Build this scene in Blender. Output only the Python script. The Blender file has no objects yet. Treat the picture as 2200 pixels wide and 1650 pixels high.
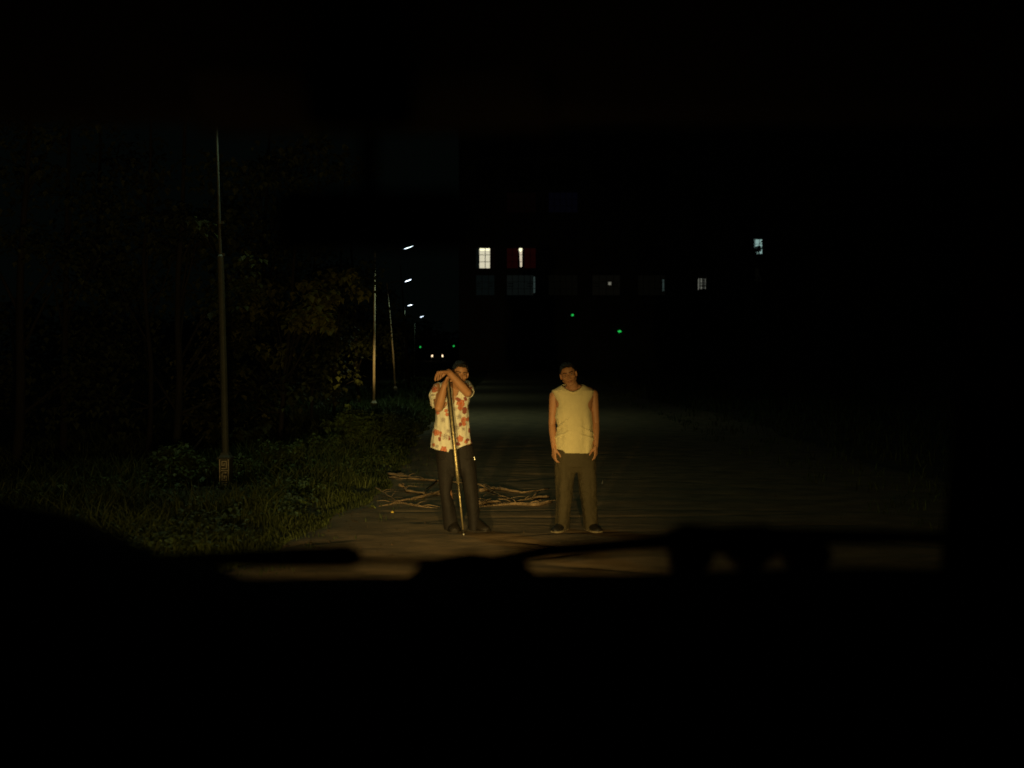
import bpy, bmesh, math, random
import numpy as np
from mathutils import Vector, Matrix, noise, Quaternion
random.seed(7); RS = np.random.RandomState(11)
sc = bpy.context.scene
COL = sc.collection
# ------------------------------------------------------------------ camera
FPX, CH = 2000.0, 1.70           # focal length in photo pixels (2200 wide), camera height
PITCH = math.atan(50 / FPX)
cam = bpy.data.cameras.new('camera'); cam_o = bpy.data.objects.new('camera', cam); COL.objects.link(cam_o)
cam_o.location = (0, 0, CH); cam_o.rotation_euler = (math.pi / 2 - PITCH, 0, 0)
cam.sensor_width = 36; cam.lens = 36 * FPX / 2200; cam.clip_start = 0.05; cam.clip_end = 1500
cam.dof.use_dof = True; cam.dof.focus_distance = 14.0; cam.dof.aperture_fstop = 1.25
sc.camera = cam_o
# ------------------------------------------------------------------ world: night sky
w = bpy.data.worlds.new('World'); sc.world = w; w.use_nodes = True
nt = w.node_tree; bg = nt.nodes['Background']
sky = nt.nodes.new('ShaderNodeTexSky'); sky.sky_type = 'NISHITA'; sky.sun_disc = False
sky.sun_elevation = math.radians(-4); sky.sun_rotation = math.radians(200)
mixn = nt.nodes.new('ShaderNodeMix'); mixn.data_type = 'RGBA'; mixn.blend_type = 'MIX'; mixn.inputs[0].default_value = 0.12
mixn.inputs[6].default_value = (0.0008, 0.0013, 0.0011, 1)
sc_ = nt.nodes.new('ShaderNodeMix'); sc_.data_type = 'RGBA'; sc_.blend_type = 'MULTIPLY'; sc_.inputs[0].default_value = 1
sc_.inputs[7].default_value = (0.008, 0.008, 0.008, 1)
nt.links.new(sky.outputs[0], sc_.inputs[6]); nt.links.new(sc_.outputs[2], mixn.inputs[7])
nt.links.new(mixn.outputs[2], bg.inputs[0]); bg.inputs[1].default_value = 1.0
# ------------------------------------------------------------------ render
sc.view_settings.view_transform = 'Standard'; sc.view_settings.look = 'None'; sc.view_settings.exposure = 0
sc.view_settings.gamma = 1
sc.render.engine = 'CYCLES'; sc.cycles.use_denoising = True; sc.cycles.max_bounces = 4
sc.cycles.sample_clamp_indirect = 3; sc.cycles.light_sampling_threshold = 0.0005
EXPO = dict(main=1150, spill=92, street=70)
# ------------------------------------------------------------------ helpers
def J(px, py, Y):
    """world point at distance Y (m ahead) seen at photo pixel px,py"""
    dx = (px - 1100) / FPX; dz = -(py - 825) / FPX
    c, s = math.cos(PITCH), math.sin(PITCH)
    ry = c + dz * s; rz = -s + dz * c
    k = Y / ry
    return Vector((dx * k, Y, CH + rz * k))
def V(*a): return Vector(a)
def smooth01(t): t = max(0, min(1, t)); return t * t * (3 - 2 * t)
def rise(y): return 1.75 * smooth01((y - 75) / 60)
class MB:
    def __init__(s): s.v = []; s.f = []
    def add(s, vs, fs):
        b = len(s.v); s.v += [tuple(v) for v in vs]; s.f += [tuple(b + i for i in f) for f in fs]; return s
    def box(s, c, size, R=None):
        c = Vector(c); R = R or Matrix.Identity(3)
        vs = [c + R @ V(x * size[0] / 2, y * size[1] / 2, z * size[2] / 2) for x in (-1, 1) for y in (-1, 1) for z in (-1, 1)]
        return s.add(vs, [(0, 1, 3, 2), (4, 6, 7, 5), (0, 4, 5, 1), (2, 3, 7, 6), (0, 2, 6, 4), (1, 5, 7, 3)])
    def rings(s, rs, cap=True):
        n = len(rs[0]); vs = [p for r in rs for p in r]; fs = []
        for i in range(len(rs) - 1):
            for j in range(n):
                k = (j + 1) % n; fs.append((i * n + j, i * n + k, (i + 1) * n + k, (i + 1) * n + j))
        if cap: fs.append(tuple(range(n - 1, -1, -1))); fs.append(tuple(range((len(rs) - 1) * n, len(rs) * n)))
        return s.add(vs, fs)
    def tube(s, pts, rad, n=8, cap=True):
        pts = [Vector(p) for p in pts]; rs = []
        up = None
        for i, p in enumerate(pts):
            t = (pts[min(i + 1, len(pts) - 1)] - pts[max(i - 1, 0)]).normalized()
            if up is None: up = V(0, 0, 1) if abs(t.z) < .9 else V(0, 1, 0)
            a = t.cross(up).normalized(); b = t.cross(a).normalized(); up = -b
            if b.dot(b) < .1: a = V(1, 0, 0); b = V(0, 1, 0)
            r = rad[i] if hasattr(rad, '__len__') else rad
            rs.append([p + a * math.cos(2 * math.pi * k / n) * r + b * math.sin(2 * math.pi * k / n) * r for k in range(n)])
        return s.rings(rs, cap)
    def ell(s, c, r, R=None, n=20, m=12):
        c = Vector(c); R = R or Matrix.Identity(3)
        if not hasattr(r, '__len__'): r = (r, r, r)
        vs = [c + R @ V(0, 0, r[2])]; fs = []
        for i in range(1, m):
            t = math.pi * i / m
            for j in range(n):
                p = 2 * math.pi * j / n
                vs.append(c + R @ V(r[0] * math.sin(t) * math.cos(p), r[1] * math.sin(t) * math.sin(p), r[2] * math.cos(t)))
        vs.append(c + R @ V(0, 0, -r[2])); L = len(vs) - 1
        for j in range(n):
            k = (j + 1) % n; fs.append((0, 1 + j, 1 + k)); fs.append((L, L - n + k, L - n + j))
            for i in range(m - 2): fs.append((1 + i * n + j, 1 + (i + 1) * n + j, 1 + (i + 1) * n + k, 1 + i * n + k))
        return s.add(vs, fs)
    def cap(s, p0, r0, p1, r1, n=16):
        """tapered capsule, closed"""
        p0 = Vector(p0); p1 = Vector(p1); t = (p1 - p0)
        L = t.length or 1e-6; t = t / L
        q = V(0, 0, 1).rotation_difference(t); rs = []
        prof = [(-r0 * math.cos(a), r0 * math.sin(a)) for a in (.3, .7, 1.1, 1.57)] + [(L + r1 * math.sin(a), r1 * math.cos(a)) for a in (0, .5, .9, 1.27)]
        for h, r in prof:
            rs.append([p0 + q @ V(r * math.cos(2 * math.pi * k / n), r * math.sin(2 * math.pi * k / n), h) for k in range(n)])
        return s.rings(rs)
    def chain(s, pts, rad, n=14):
        for i in range(len(pts) - 1): s.cap(pts[i], rad[i], pts[i + 1], rad[i + 1], n)
        return s
    def mesh(s, name, origin=(0, 0, 0)):
        o = Vector(origin); me = bpy.data.meshes.new(name)
        me.from_pydata([(v[0] - o.x, v[1] - o.y, v[2] - o.z) for v in s.v], [], s.f); me.update(); return me
    def build(s, name, m, parent=None, smooth=False, origin=None):
        o_ = parent_origin(parent) if parent else Vector(origin or (0, 0, 0))
        me = s.mesh(name, o_); o = bpy.data.objects.new(name, me); COL.objects.link(o)
        if m: me.materials.append(m)
        if parent: o.parent = parent
        elif origin: o.location = origin
        if smooth: me.polygons.foreach_set('use_smooth', [True] * len(me.polygons))
        return o
def parent_origin(p):
    o = Vector((0, 0, 0))
    while p is not None: o += p.location; p = p.parent
    return o
def tag(o, label=None, cat=None, group=None, kind=None):
    if label: o['label'] = label
    if cat: o['category'] = cat
    if group: o['group'] = group
    if kind: o['kind'] = kind
    return o
def empty(name, loc, label=None, cat=None, group=None):
    o = bpy.data.objects.new(name, None); COL.objects.link(o); o.location = loc; o.empty_display_size = .1
    return tag(o, label, cat, group)
def remesh(mb, vox, it=4, fac=.5):
    me = mb.mesh('tmp'); o = bpy.data.objects.new('tmp', me); COL.objects.link(o)
    m = o.modifiers.new('r', 'REMESH'); m.mode = 'VOXEL'; m.voxel_size = vox
    if it: s = o.modifiers.new('s', 'SMOOTH'); s.iterations = it; s.factor = fac
    dg = bpy.context.evaluated_depsgraph_get(); dg.update()
    out = bpy.data.meshes.new_from_object(o.evaluated_get(dg))
    bpy.data.objects.remove(o); bpy.data.meshes.remove(me)
    return out
def deform(me, fn):
    """fn(co, normal) -> new co"""
    ns = [v.normal.copy() for v in me.vertices]
    for v, n in zip(me.vertices, ns): v.co = fn(v.co.copy(), n)
    me.update()
def cut(me, pred):
    bm = bmesh.new(); bm.from_mesh(me)
    bmesh.ops.delete(bm, geom=[v for v in bm.verts if pred(v.co)], context='VERTS')
    bm.to_mesh(me); bm.free(); me.update()
def put(me, name, m, parent, thick=0):
    o_ = parent_origin(parent); me.transform(Matrix.Translation(-o_)); me.name = name
    o = bpy.data.objects.new(name, me); COL.objects.link(o); o.parent = parent
    me.materials.clear(); me.materials.append(m)
    me.polygons.foreach_set('use_smooth', [True] * len(me.polygons))
    if thick:
        s = o.modifiers.new('thick', 'SOLIDIFY'); s.thickness = thick; s.offset = -1
    return o
# ------------------------------------------------------------------ materials
def mat(name, c, rough=.7, var=0.25, scale=6, bump=0, bscale=40, metal=0, emit=None, es=0, c2=None, stretch=None, spec=.5, vscale=None):
    m = bpy.data.materials.new(name); m.use_nodes = True; N = m.node_tree.nodes; L = m.node_tree.links
    p = N['Principled BSDF']; p.inputs['Roughness'].default_value = rough; p.inputs['Metallic'].default_value = metal
    p.inputs['Specular IOR Level'].default_value = spec
    tc = N.new('ShaderNodeTexCoord'); mp = N.new('ShaderNodeMapping'); L.new(tc.outputs['Object'], mp.inputs[0])
    if stretch: mp.inputs['Scale'].default_value = stretch
    nz = N.new('ShaderNodeTexNoise'); nz.inputs['Scale'].default_value = scale; nz.inputs['Detail'].default_value = 6
    L.new(mp.outputs[0], nz.inputs['Vector'])
    rp = N.new('ShaderNodeValToRGB'); rp.color_ramp.elements[0].position = .3; rp.color_ramp.elements[1].position = .7
    a = c2 or tuple(x * (1 - var) for x in c); b = tuple(min(1, x * (1 + var)) for x in c) if not c2 else c
    rp.color_ramp.elements[0].color = (*a, 1); rp.color_ramp.elements[1].color = (*b, 1)
    L.new(nz.outputs['Fac'], rp.inputs[0]); L.new(rp.outputs[0], p.inputs['Base Color'])
    if bump:
        n2 = N.new('ShaderNodeTexNoise'); n2.inputs['Scale'].default_value = bscale; n2.inputs['Detail'].default_value = 8
        L.new(mp.outputs[0], n2.inputs['Vector'])
        bp = N.new('ShaderNodeBump'); bp.inputs['Strength'].default_value = bump; bp.inputs['Distance'].default_value = .02
        L.new(n2.outputs['Fac'], bp.inputs['Height']); L.new(bp.outputs[0], p.inputs['Normal'])
    if emit:
        p.inputs['Emission Color'].default_value = (*emit, 1); p.inputs['Emission Strength'].default_value = es
    m['ramp'] = 1
    return m
def vcol_mix(m, attr='paint'):
    """multiply/mix a colour attribute pattern (rgb + alpha) over the base colour"""
    N = m.node_tree.nodes; L = m.node_tree.links; p = N['Principled BSDF']
    src = p.inputs['Base Color'].links[0].from_socket
    at = N.new('ShaderNodeAttribute'); at.attribute_name = attr
    mx = N.new('ShaderNodeMix'); mx.data_type = 'RGBA'
    L.new(at.outputs['Alpha'], mx.inputs[0]); L.new(src, mx.inputs[6]); L.new(at.outputs['Color'], mx.inputs[7])
    L.new(mx.outputs[2], p.inputs['Base Color']); return m
def rand_leaf(m):
    """per-leaf variation"""
    N = m.node_tree.nodes; L = m.node_tree.links; p = N['Principled BSDF']
    src = p.inputs['Base Color'].links[0].from_socket
    g = N.new('ShaderNodeNewGeometry'); mr = N.new('ShaderNodeMapRange'); mr.inputs[3].default_value = .7; mr.inputs[4].default_value = 1.3
    L.new(g.outputs['Random Per Island'], mr.inputs[0])
    vm = N.new('ShaderNodeVectorMath'); vm.operation = 'SCALE'; L.new(src, vm.inputs[0]); L.new(mr.outputs[0], vm.inputs['Scale'])
    L.new(vm.outputs[0], p.inputs['Base Color']); return m
M_soil = mat('soil', (.10, .085, .05), .95, .4, 1.5, .6, 14)
M_road = mat('dirt_road', (.40, .27, .15), .93, .3, 2.6, .35, 9, c2=(.19, .14, .085), stretch=(.9, 1.5, 1))
M_grass = rand_leaf(mat('grass', (.070, .094, .020), .7, .35, 2))
M_weed = rand_leaf(mat('weed_leaf', (.085, .125, .034), .6, .3, 3))
M_leaf = rand_leaf(mat('tree_leaf', (.055, .066, .018), .6, .3, 3))
M_litleaf = rand_leaf(mat('lit_leaf', (.15, .15, .035), .55, .25, 3))  # brighter tree leaf colour, standing in for light falling on one crown
M_bark = mat('bark', (.026, .022, .015), .9, .35, 9, .8, 30, stretch=(1, 1, .2))
M_stick = mat('dry_branch', (.36, .25, .15), .85, .45, 14, 1.0, 60)
M_skin = vcol_mix(mat('skin', (.49, .245, .125), .5, .08, 12, .12, 200))
M_hair = mat('hair', (.012, .010, .009), .5, .4, 120, .7, 260)
M_shirt1 = vcol_mix(mat('floral_cotton', (.80, .77, .66), .85, .05, 8, .25, 60))
M_shirt2 = mat('cream_jersey', (.80, .70, .40), .9, .05, 7, .3, 50)
M_trouser1 = mat('dark_trousers', (.0115, .0088, .0088), .8, .2, 8, .3, 40)
M_trouser2 = mat('khaki_trousers', (.070, .055, .027), .85, .15, 6, .35, 40)
M_shoe = mat('shoe_black', (.014, .013, .012), .6, .2, 10)
M_shoe1 = mat('shoe_brown', (.017, .013, .010), .7, .2, 10)
M_sole = mat('sole', (.28, .23, .14), .8, .1, 10)
M_eye = mat('eye_white', (.34, .30, .24), .25, .02, 10)
M_iris = mat('iris', (.012, .008, .006), .2, .1, 10)
M_steel = mat('worn_steel', (.62, .52, .30), .42, .35, 30, .3, 90, metal=.75)
M_steel_d = mat('dark_steel', (.035, .030, .022), .6, .3, 30, .3, 80, metal=.4)
M_tip = mat('bright_steel', (.85, .83, .75), .25, .1, 30, metal=.6)
M_pole = mat('pole_paint', (.085, .090, .075), .6, .2, 5, .15, 30)
M_pole2 = mat('pole_concrete', (.72, .60, .44), .7, .2, 5, .15, 30)
M_fret = mat('fret_metal', (.78, .68, .50), .5, .12, 20)
M_fretback = mat('fret_recess', (.14, .12, .09), .8, .2, 20)
M_lens = mat('lamp_lens', (.9, .9, .95), .3, 0, 1, emit=(.72, .82, 1.0), es=7)
M_dark = mat('dark_plastic', (.012, .012, .012), .8, .2, 10, .2, 80, spec=.2)
M_visor = mat('headliner_fabric', (.40, .40, .38), .95, .1, 10)
M_rubber = mat('rubber', (.008, .008, .008), .9, .2, 10, spec=.1)
M_vanpaint = mat('van_paint', (.45, .45, .46), .35, .04, 4)
M_wall = mat('building_render', (.10, .10, .095), .9, .15, .4, .2, 4)
M_frame = mat('window_frame', (.06, .055, .05), .6, .1, 5)
M_roof = mat('roof_slab', (.12, .12, .12), .9, .2, 1)
def emis(name, c, s, back=(.02, .02, .02)): return mat(name, back, .6, .1, 3, emit=c, es=s)
M_litwhite = emis('lit_room_white', (1, .90, .66), .72)
M_lamptube = emis('lit_tube', (1, .93, .60), 1.6)
M_gap = emis('lit_gap', (.95, .78, .58), .75)
M_red = emis('red_curtain', (.011, .0009, .0009), .5, (.10, .01, .01))  # small red glow stands in for room light through the curtain
M_teal = emis('dim_teal_room', (.0060, .0080, .0074), .5)
M_tealb = emis('teal_edge', (.05, .075, .07), .5)
M_dimw = emis('dim_warm_room', (.0050, .0045, .0030), .36)
M_warmspot = emis('small_warm_light', (.75, .70, .55), .22)
M_barlit = emis('barred_lit_room', (.30, .30, .25), .5)
M_speck = emis('cool_lit_room', (.55, .85, .80), .42)
M_blue = emis('faint_blue_room', (.0012, .0012, .0035), .5)
M_black = emis('unlit_room', (0, 0, 0), 0, (.04, .04, .045))
M_green = emis('green_led', (.02, .70, .10), .75)
M_head = emis('car_lamp', (1, .74, .46), 2)
M_carp = mat('car_paint', (.03, .03, .035), .3, .1, 3)
M_yellow = mat('yellow_fruit', (.75, .55, .10), .5, .1, 20)
M_paper = mat('litter_white', (.5, .48, .42), .8, .1, 20)
M_litter = mat('fallen_leaf', (.16, .10, .05), .9, .3, 20)
# glass
M_glass = bpy.data.materials.new('windscreen_glass'); M_glass.use_nodes = True
N = M_glass.node_tree.nodes; L = M_glass.node_tree.links; N.remove(N['Principled BSDF'])
tr = N.new('ShaderNodeBsdfTransparent'); gl = N.new('ShaderNodeBsdfGlossy'); gl.inputs['Roughness'].default_value = .02
gl.inputs[0].default_value = (1, 1, 1, 1); tr.inputs[0].default_value = (.93, .96, .94, 1)
fr = N.new('ShaderNodeFresnel'); fr.inputs[0].default_value = 1.3; mx = N.new('ShaderNodeMixShader')
L.new(fr.outputs[0], mx.inputs[0]); L.new(tr.outputs[0], mx.inputs[1]); L.new(gl.outputs[0], mx.inputs[2])
L.new(mx.outputs[0], N['Material Output'].inputs[0])
# ------------------------------------------------------------------ ground
RL = [(-60, -3.2), (6, -2.8), (7, -2.55), (8.4, -2.28), (10.3, -1.98), (12, -1.83), (14.5, -1.86), (20, -2.2), (30, -2.45), (1000, -2.45)]
def road_left(y):
    for (a, b), (c, d) in zip(RL, RL[1:]):
        if y <= c: return b + (d - b) * (max(a, y) - a) / (c - a) + .06 * math.sin(y * 4.1) + .05 * math.sin(y * 1.7)
    return -2.45
def road_right(y): return 6.4 + .3 * math.sin(y * .23 + 1) + .15 * math.sin(y * 1.1)
def verge_h(x, y):
    d = max(road_left(y) - x, x - road_right(y), 0)
    return rise(y) + min(.04, d * .05) + .03 * noise.noise(V(x * .7, y * .7, 0)) * min(1, d)
def ggrid(name, xs, ys, fn, m, kind='structure'):
    vs = [(x, y, fn(x, y)) for y in ys for x in xs]; n = len(xs)
    fs = [(j * n + i, j * n + i + 1, (j + 1) * n + i + 1, (j + 1) * n + i) for j in range(len(ys) - 1) for i in range(n - 1)]
    me = bpy.data.meshes.new(name); me.from_pydata(vs, [], fs); me.materials.append(m)
    me.polygons.foreach_set('use_smooth', [True] * len(fs))
    o = bpy.data.objects.new(name, me); COL.objects.link(o); o['kind'] = kind; return o
gx = [-400, -200, -100, -60, -40, -30] + [round(-24 + .4 * i, 3) for i in range(121)] + [30, 40, 60, 100, 200, 400]
gy = [-60, -20] + [round(-5 + .5 * i, 3) for i in range(110)] + [52 + 2 * i for i in range(50)] + [160, 200, 300, 600, 900]
tag(ggrid('ground', gx, gy, lambda x, y: verge_h(x, y) - (.05 if road_left(y) - .3 < x < road_right(y) + .3 else 0), M_soil), 'dark weedy soil on both sides of the dirt road')
def road_h(x, y):
    e = min(x - road_left(y), road_right(y) - x); e = smooth01(e / .35)
    a = 1.0 if y < 34 else .5
    w1 = noise.noise(V(x * .45, y * 2.3, 3)); w2 = noise.noise(V(x * 1.1, y * 5.5, 9)); w3 = noise.noise(V(x * 6, y * 9, 5))
    rut = -abs(noise.noise(V(x * .28, y * 1.15, 17)))
    return rise(y) - .035 * (1 - e) + .004 + e * a * (.011 * w1 + .003 * w2 + .0022 * w3 + .002 * noise.noise(V(x * 17, y * 20, 2)) + .05 * max(-.10, min(0, rut + .05)) * 0 - .022 * max(0, .055 + rut) / .055 * smooth01(.5 + 2 * noise.noise(V(x * .6, y * .5, 40))) + .01)
nx = 120; ys = [round(-4 + .25 * i, 3) for i in range(40)]; y = 6.0
while y < 160: ys.append(y); y += .045 if y < 16 else (.09 if y < 30 else (.3 if y < 60 else 1.5))
vs = []; fs = []
for y in ys:
    a, b = road_left(y) - .05, road_right(y) + .05
    for i in range(nx): x = a + (b - a) * i / (nx - 1); vs.append((x, y, road_h(x, y)))
fs = [(j * nx + i, j * nx + i + 1, (j + 1) * nx + i + 1, (j + 1) * nx + i) for j in range(len(ys) - 1) for i in range(nx - 1)]
me = bpy.data.meshes.new('dirt_road'); me.from_pydata(vs, [], fs); me.materials.append(M_road)
me.polygons.foreach_set('use_smooth', [True] * len(fs))
o = bpy.data.objects.new('dirt_road', me); COL.objects.link(o); tag(o, 'packed brown dirt road with shallow ripples', None, None, 'structure')
# ------------------------------------------------------------------ the van round the camera
VX = -.18                                   # van centre line
van = empty('van', (VX, 0, 0), 'dark van cabin the picture is taken from, its dashboard and wipers across the bottom', 'van')
def PT(px, py, Y): return J(px, py, Y)
# windscreen
def rrect(cx, cy, cz, hw, hh, r, n=6):
    P = []
    for k, (sx, sz) in enumerate(((1, 1), (-1, 1), (-1, -1), (1, -1))):
        for i in range(n): a = math.pi / 2 * (k + i / (n - 1)); P.append((cx + sx * (hw - r) + r * math.cos(a), cy, cz + sz * (hh - r) + r * math.sin(a)))
    return P
wb, wt = 1.66, 1.10
zb = 1.26; zt = J(0, 290, wt).z + .01
mb = MB(); mb.add([(VX - .95, wb, zb), (VX + .95, wb, zb), (VX + .76, wt, zt), (VX - .76, wt, zt)], [(0, 1, 2, 3)])
mb.build('windscreen', M_glass, van)
# dashboard: lofted across x
rs = []
for i in range(49):
    x = VX - .95 + 1.9 * i / 48; px = 1100 + x / 1.42 * FPX
    py = 1239 - (1239 - 1186) * smooth01((470 - px) / 140) - 112 * smooth01((330 - px) / 360)
    py += 6 * math.sin(px * .006)
    py -= 17 * smooth01((px - 1000) / 200); z = J(0, py, 1.42).z
    rs.append([(x, 1.64, 1.20), (x, 1.60, z - .045), (x, 1.42, z), (x, 1.30, z - .006), (x, 1.12, z - .05), (x, 1.02, z - .13), (x, 1.0, .9), (x, 1.6, .85)])
MB().rings(rs).build('dashboard', M_dark, van, True)
# header, visors, pillars, roof, sides, floor, fascia
zr = zt
mb = MB(); mb.rings([[(x, wt + .03, zr + .07), (x, wt - .01, zr + .0), (x, wt - .09, zr - .004), (x, .5, zr + .05), (x, -1.2, zr + .06), (x, -1.2, zr + .1), (x, .6, zr + .12)] for x in (VX - .80, VX - .4, VX, VX + .4, VX + .80)])
mb.build('roof', M_dark, van)
v1 = MB(); a = PT(430, 289, 1.0); b = PT(1188, 285, 1.0)
v1.rings([[(a.x + .0, 1.0, a.z), (b.x, 1.0, b.z), (b.x - .02, .90, b.z + .038), (a.x + .02, .90, a.z + .038)], [(a.x, 1.0, a.z + .014), (b.x, 1.0, b.z + .014), (b.x - .02, .90, b.z + .052), (a.x + .02, .90, a.z + .052)]])
v1.build('sun_visor', M_visor, van)
c1 = PT(778, 217, .93); MB().rings([rrect(c1.x, .90, c1.z, .049, .026, .010), rrect(c1.x, .93, c1.z, .049, .026, .010), rrect(c1.x, .96, c1.z + .02, .045, .02, .010)]).build('overhead_console', M_dark, van, True)
for s in (-1, 1):
    MB().rings([[(VX + s * (.945 + .0), wb, zb - .1), (VX + s * 1.02, wb - .12, zb - .1), (VX + s * .99, wb - .20, zb - .1), (VX + s * .91, wb - .05, zb - .1)],
                [(VX + s * (.75), wt + .02, zt + .02), (VX + s * .83, wt - .10, zt + .02), (VX + s * .80, wt - .18, zt + .02), (VX + s * .72, wt - .02, zt + .02)]]).build('pillar', M_dark, van)
    mb = MB()
    mb.rings([[(VX + s * .96, 1.7, .45), (VX + s * 1.0, 1.7, .45), (VX + s * 1.0, 1.7, 1.24), (VX + s * .96, 1.7, 1.24)],
              [(VX + s * .96, -1.2, .45), (VX + s * 1.0, -1.2, .45), (VX + s * 1.0, -1.2, 1.20), (VX + s * .96, -1.2, 1.20)]])
    mb.build('side_panel', M_vanpaint, van)
    MB().rings([[(VX + s * .80, .30, 2.05), (VX + s * .86, .30, 2.05), (VX + s * .98, .30, 1.2), (VX + s * .94, .30, 1.2)],
                [(VX + s * .80, .18, 2.05), (VX + s * .86, .18, 2.05), (VX + s * .98, .18, 1.2), (VX + s * .94, .18, 1.2)]]).build('pillar', M_dark, van)
MB().box((VX, .2, .47), (1.9, 2.9, .06)).build('floor_pan', M_dark, van)
mb = MB(); mb.rings([[(x, 1.67, 1.21), (x, 1.80 - .09 * abs((x - VX) / .95) ** 3, 1.12), (x, 1.93 - .12 * abs((x - VX) / .95) ** 3, .95), (x, 1.95 - .12 * abs((x - VX) / .95) ** 3, .60), (x, 1.88 - .12 * abs((x - VX) / .95) ** 3, .30), (x, 1.7, .30), (x, 1.67, .5)] for x in [VX - 1.0 + .1 * i for i in range(21)]])
mb.build('front_panel', M_vanpaint, van, True)
MB().rings([[(x, 1.97 - .12 * abs((x - VX) / .95) ** 3, .50), (x, 2.03 - .12 * abs((x - VX) / .95) ** 3, .48), (x, 2.03 - .12 * abs((x - VX) / .95) ** 3, .34), (x, 1.9 - .12 * abs((x - VX) / .95) ** 3, .32)] for x in [VX - 1.0 + .1 * i for i in range(21)]]).build('bumper', M_rubber, van, True)
M_vlens = emis('headlight_glow', (1, .68, .25), 4)
for s in (-1, 1):
    hx = VX + s * .64
    MB().ell((hx, 1.91, .76), (.13, .05, .085)).build('headlight', M_vlens, van, True)
    beams = [('beam', 930 if s < 0 else 820, 30 if s < 0 else 29, (-.86 if s < 0 else -.02, 9.2, .56 if s < 0 else .26)), ('spill', EXPO['spill'], 118, (-.3, 9.2, -.6))]
    if s < 0: beams += [('side', 170, 95, (-5.0, 11, .1)), ('pole_fill', 10000, 4.0, (-4.25, 27.5, 1.7))]  # added spots: wide one brightens the left verge, narrow one the second pole
    for nm, P, size, aim in beams:
        bl = 1.0
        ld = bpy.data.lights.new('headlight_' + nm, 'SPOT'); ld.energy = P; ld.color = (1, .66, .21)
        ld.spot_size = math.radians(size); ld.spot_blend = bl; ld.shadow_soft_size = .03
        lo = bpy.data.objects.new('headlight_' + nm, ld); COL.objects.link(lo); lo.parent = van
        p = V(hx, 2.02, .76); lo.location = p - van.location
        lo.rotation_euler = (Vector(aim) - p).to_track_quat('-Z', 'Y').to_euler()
# wipers (resting on the glass, outside)
def bar(pts, rad, name, m, parent, flat=1.0): return MB().tube(pts, rad, 10).build(name, m, parent, True)
WY = 1.64
wp = bar([PT(300, 1204, WY), PT(520, 1199, WY), PT(640, 1197, WY), PT(745, 1195, WY), PT(772, 1200, WY)], [.012, .016, .020, .0215, .014], 'wiper_blade', M_rubber, van)
bar([PT(700, 1200, WY + .02), PT(800, 1204, WY + .02), PT(1010, 1207, WY + .02), PT(1130, 1212, WY + .03)], [.007, .007, .009, .014], 'wiper_arm', M_rubber, van)
bar([PT(930, 1212, WY), PT(1050, 1207, WY), PT(1180, 1183, WY), PT(1320, 1172, WY), PT(1460, 1160, WY), PT(1640, 1150, WY), PT(2040, 1156, WY)], [.012, .012, .015, .014, .016, .016, .013], 'wiper_blade', M_rubber, van)
MB().tube([PT(1425, 1163, WY + .03), PT(1470, 1158, WY + .03), PT(1550, 1160, WY + .03), PT(1640, 1160, WY + .03), PT(1700, 1172, WY + .03)], [.016, .030, .026, .030, .018], 12).build('wiper_arm', M_rubber, van, True)
for xt_, xb_, ra_, rb_ in ((1492, 1475, .045, .031), (1608, 1608, .050, .017), (1731, 1730, .048, .032)):
    MB().tube([PT(xt_, 1166, WY + .03), PT((xt_ + xb_) / 2, 1188, WY + .03), PT(xb_, 1226, WY + .03), PT(xb_, 1262, WY + .03)], [ra_ * .8, ra_, rb_, rb_ * .9], 12).build('wiper_linkage', M_rubber, van, True)
bar([PT(870, 1262, WY + .02), PT(930, 1228, WY + .02), PT(1010, 1220, WY + .02), PT(1100, 1226, WY + .02), PT(1170, 1262, WY + .02)], [.014, .026, .030, .026, .014], 'wiper_spindle', M_rubber, van)
# mirror
MYd = 1.02
m0 = PT(590, 410, MYd); m1 = PT(1010, 538, MYd); cx = (m0.x + m1.x) / 2; cz = (m0.z + m1.z) / 2; hw = (m1.x - m0.x) / 2; hh = (m0.z - m1.z) / 2
mir = MB().rings([rrect(cx, MYd - .012, cz, hw * .98, hh * .96, .018), rrect(cx, MYd, cz, hw, hh, .02), rrect(cx, MYd + .02, cz, hw * .9, hh * .8, .018)]).build('rear_view_mirror', M_dark, van, True)
M_mirr = mat('mirror_glass', (.05, .05, .05), .1, .02, 1, metal=.9)
MB().rings([rrect(cx, MYd - .0145, cz, hw * .94, hh * .88, .016), rrect(cx, MYd - .0125, cz, hw * .94, hh * .88, .016)]).build('mirror_face', M_mirr, mir)
s0 = PT(792, 285, 1.06); MB().tube([V(s0.x, 1.07, s0.z + .02), V(s0.x, 1.05, cz + hh * .8), V(s0.x, MYd + .02, cz + hh * .3)], [.011, .010, .011], 10).build('mirror_stem', M_dark, mir, True)
ch = empty('hanging_charm', PT(798, 722, 1.03), 'small dark charm hanging on a thin string under the rear view mirror', 'charm')
c0 = PT(798, 722, 1.03); MB().ell(c0, (.009, .004, .011)).build('pendant', M_dark, ch, True)
MB().tube([V(c0.x, MYd, cz - hh - .0), V(c0.x, 1.03, c0.z + .01)], .0005, 5).build('string', M_dark, ch)
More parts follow.
